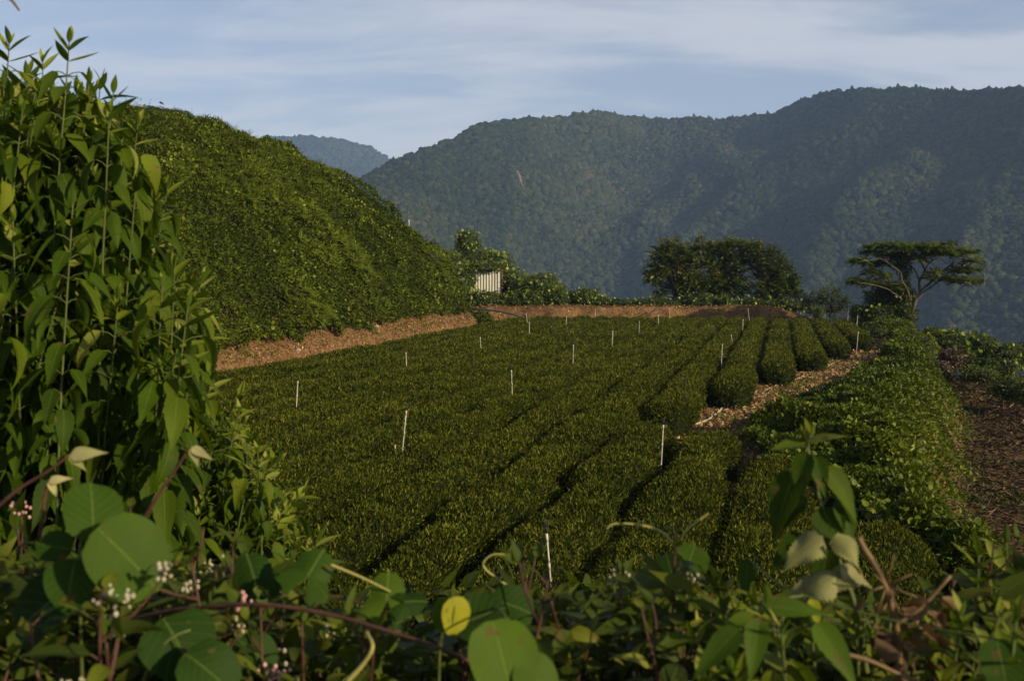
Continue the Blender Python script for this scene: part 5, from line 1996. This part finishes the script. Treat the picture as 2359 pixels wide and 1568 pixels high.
vine('heart_leaf_vine', 'broad leaves in the bottom right with dappled light, below the wilted pale leaves', [
    (1740, 1490, 1.1, 160, (-.2, -1), (.2, 0, .4), 'net', .60), (1690, 1440, 1.15, 120, (-.7, -.5), (.2, 0, .7), 'net', .66), (1830, 1400, 1.15, 150, (.8, -.2), (.1, 0, .8), 'net', .58), (1650, 1500, 1.1, 170, (-.6, -.8), (-.2, 0, .5), 'net', .55),
    (1930, 1500, 1.1, 180, (.35, -.9), (.2, 0, .6), 'net', .62), (1880, 1410, 1.2, 80, (.1, -1), (.3, 0, .3), 'ov', .92), (2310, 1520, 1.1, 110, (.1, -1), (.2, 0, .4), 'kud', .45), (1720, 1330, 1.35, 110, (-.1, -.9), (.1, 0, .6), 'ov', .45)],
    [(1760, 1680, 1.15), (1790, 1500, 1.15), (1800, 1390, 1.18), (1850, 1370, 1.2)])


def strand(name, label, cat, pts, r, mat, sides=6):
    P = curve_pts([at(*p) for p in pts], 36)
    g = Geo()
    add_tube(g, P, np.linspace(r, r * .6, 36), sides)
    return tag(g.build(name, M[mat], smooth=True, origin=P[0]), label, cat)


strand('trailing_vine', 'long dark red vine stem trailing across the lower left foreground', 'vine stem', [(300, 1425, 1.3), (420, 1402, 1.25), (600, 1392, 1.2), (760, 1415, 1.18), (900, 1455, 1.15), (1010, 1490, 1.13), (1080, 1522, 1.12)], .0029, 'red_stem')
strand('tendril', 'straight yellow-green tendril slanting into the lobed leaf left of the yellow leaf', 'tendril', [(762, 1300, 1.3), (830, 1328, 1.3), (900, 1362, 1.3)], .0019, 'tendril')
strand('tendril', 'arching tendril curling left of the nearest pole', 'tendril', [(1205, 1372, 1.5), (1150, 1335, 1.5), (1118, 1310, 1.5), (1115, 1292, 1.5), (1140, 1276, 1.5), (1190, 1280, 1.5)], .0019, 'tendril')
strand('tendril', 'tendril arching out left from the dark upright tip', 'tendril', [(1560, 1275, 1.45), (1550, 1250, 1.45), (1520, 1222, 1.45), (1470, 1208, 1.45), (1415, 1206, 1.45), (1396, 1218, 1.45)], .0019, 'tendril')
strand('tendril', 'brownish tendril pointing up right from the dark upright tip', 'tendril', [(1560, 1275, 1.45), (1575, 1230, 1.45), (1600, 1205, 1.45), (1632, 1182, 1.45)], .0019, 'tendril')
strand('tendril', 'looping yellow tendril at the bottom between the red vine and the bright round leaf', 'tendril', [(800, 1568, 1.1), (835, 1530, 1.1), (858, 1490, 1.1), (845, 1455, 1.12)], .0030, 'tendril')


def wilted_shoot(label, pts, r, end_leaf, mat='red_stem'):
    P = curve_pts([at(*p) for p in pts], 24)
    o = thing('wilting_shoot', P[0], label, 'shoot', 'bare shoots with withered tips')
    g = Geo()
    add_tube(g, P, np.linspace(r, r * .6, 24), 6)
    g.build('stem', M[mat], o, smooth=True)
    gl = Geo()
    for dx, dz, L_, rn in end_leaf:
        add_leaves(gl, [P[-1]], [np.array([dx, -.1, dz])], [facing(P[-1], (.2, 0, .4))], [L_], KNOT_T, rn)
    gl.build('withered_leaf', M['pale'], o, smooth=True, use_uv=True)


wilted_shoot('long bare red shoot rising right with a papery pale leaf at its end', [(300, 1260, 1.4), (335, 1188, 1.4), (385, 1110, 1.4), (425, 1050, 1.4), (440, 1030, 1.4)], .0030, [(.8, -.4, .035, .9), (.4, -.9, .03, .7)])
wilted_shoot('bare reddish shoot at the left edge crossing the tall weeds', [(-30, 1190, 1.3), (40, 1128, 1.3), (110, 1085, 1.3), (160, 1048, 1.3)], .0026, [(.9, .1, .05, .8), (.7, -.5, .03, .6)])
wilted_shoot('short red shoot with a creamy folded leaf beside the left edge', [(90, 1240, 1.3), (98, 1190, 1.3), (104, 1140, 1.3), (112, 1108, 1.3)], .0026, [(.9, .2, .03, 1.0), (.5, -.6, .025, .9)])


def wilted_plant():
    b = at(2075, 1600, 1.25)
    o = thing('wilted_plant', b, 'cut plant with pale limp leaves, a thick broken brown stem and withered rags', 'wilted plant')
    g = Geo()
    add_tube(g, curve_pts([b, at(2065, 1450, 1.25), at(2035, 1340, 1.25), at(1990, 1262, 1.25), at(1978, 1238, 1.25)], 20), np.linspace(.0044, .0036, 20), 8)
    add_tube(g, curve_pts([at(2060, 1440, 1.25), at(2120, 1400, 1.25), at(2190, 1325, 1.25)], 10), np.linspace(.0026, .0020, 10), 6)
    for a in range(7):                                               # stubs left by torn-off leaves
        c = at(2042, 1348, 1.25)
        add_tube(g, [c, c + unit([math.cos(a * .9 - .3), -.4, math.sin(a * .9 - .3)]) * RNG.uniform(.022, .045)], [.0017, .0008], 5)
    g.build('stem', M['brown_stem'], o, smooth=True)
    p = Geo()
    for (px, py, Lp, dr, tilt, k) in [(1845, 1262, 170, (-.75, -.65), (.3, 0, .8), 1), (1960, 1270, 130, (.3, -.9), (.2, 0, .6), 0), (1850, 1345, 200, (-.95, -.3), (.1, 0, 1.1), 1), (1930, 1330, 160, (-.6, -.5), (.4, 0, .9), 0), (1985, 1320, 120, (.7, -.5), (.2, 0, .8), 1)]:
        e = at(px, py, 1.27)
        Nn = facing(e, tilt)
        D = np.array([dr[0], 0, dr[1]])
        D = unit(D - Nn * np.dot(D, Nn))
        L_ = Lp / FPX * 1.27 * .8
        add_leaves(p, [e - D * L_ * .5], [D], [Nn], [L_], [blade_leaf(.50, .5 + .6 * k, -.35, n=13, shape='ovate', wav=.11, teeth=.13, across=3)], RNG.uniform(.4, .8))
    p.build('limp_leaves', M['pale'], o, smooth=True, use_uv=True)
    w = Geo()
    n = 60
    P = np.array([at(RNG.uniform(1985, 2180), RNG.uniform(1375, 1580), RNG.uniform(1.15, 1.4)) for _ in range(n)])
    add_leaves(w, P, RNG.normal(size=(n, 3)) * .5 + np.array([0, 0, -1.0]), rand_dirs(n), RNG.uniform(.02, .055, n), [blade_leaf(.35, 1.6, .5, n=6, shape='lance', wav=.10), blade_leaf(.5, 1.2, -.6, n=6, shape='ovate', wav=.12)], np.clip(RNG.normal(.5, .25, n), 0, 1))
    w.build('withered_leaves', M['dry'], o, smooth=True, use_uv=True)


wilted_plant()
strand('dry_stalk', 'pale brown dry stalk slanting down in the bottom right corner area', 'stalk', [(1920, 1500, 1.15), (2000, 1520, 1.15), (2090, 1560, 1.15), (2200, 1600, 1.15)], .0030, 'brown_stem')
strand('grass_tip', 'blurred brown grass tip hanging into the top left corner', 'grass tip', [(-20, -60, 1.6), (10, -15, 1.6), (30, 5, 1.6), (44, 24, 1.6)], .0028, 'brown_stem')
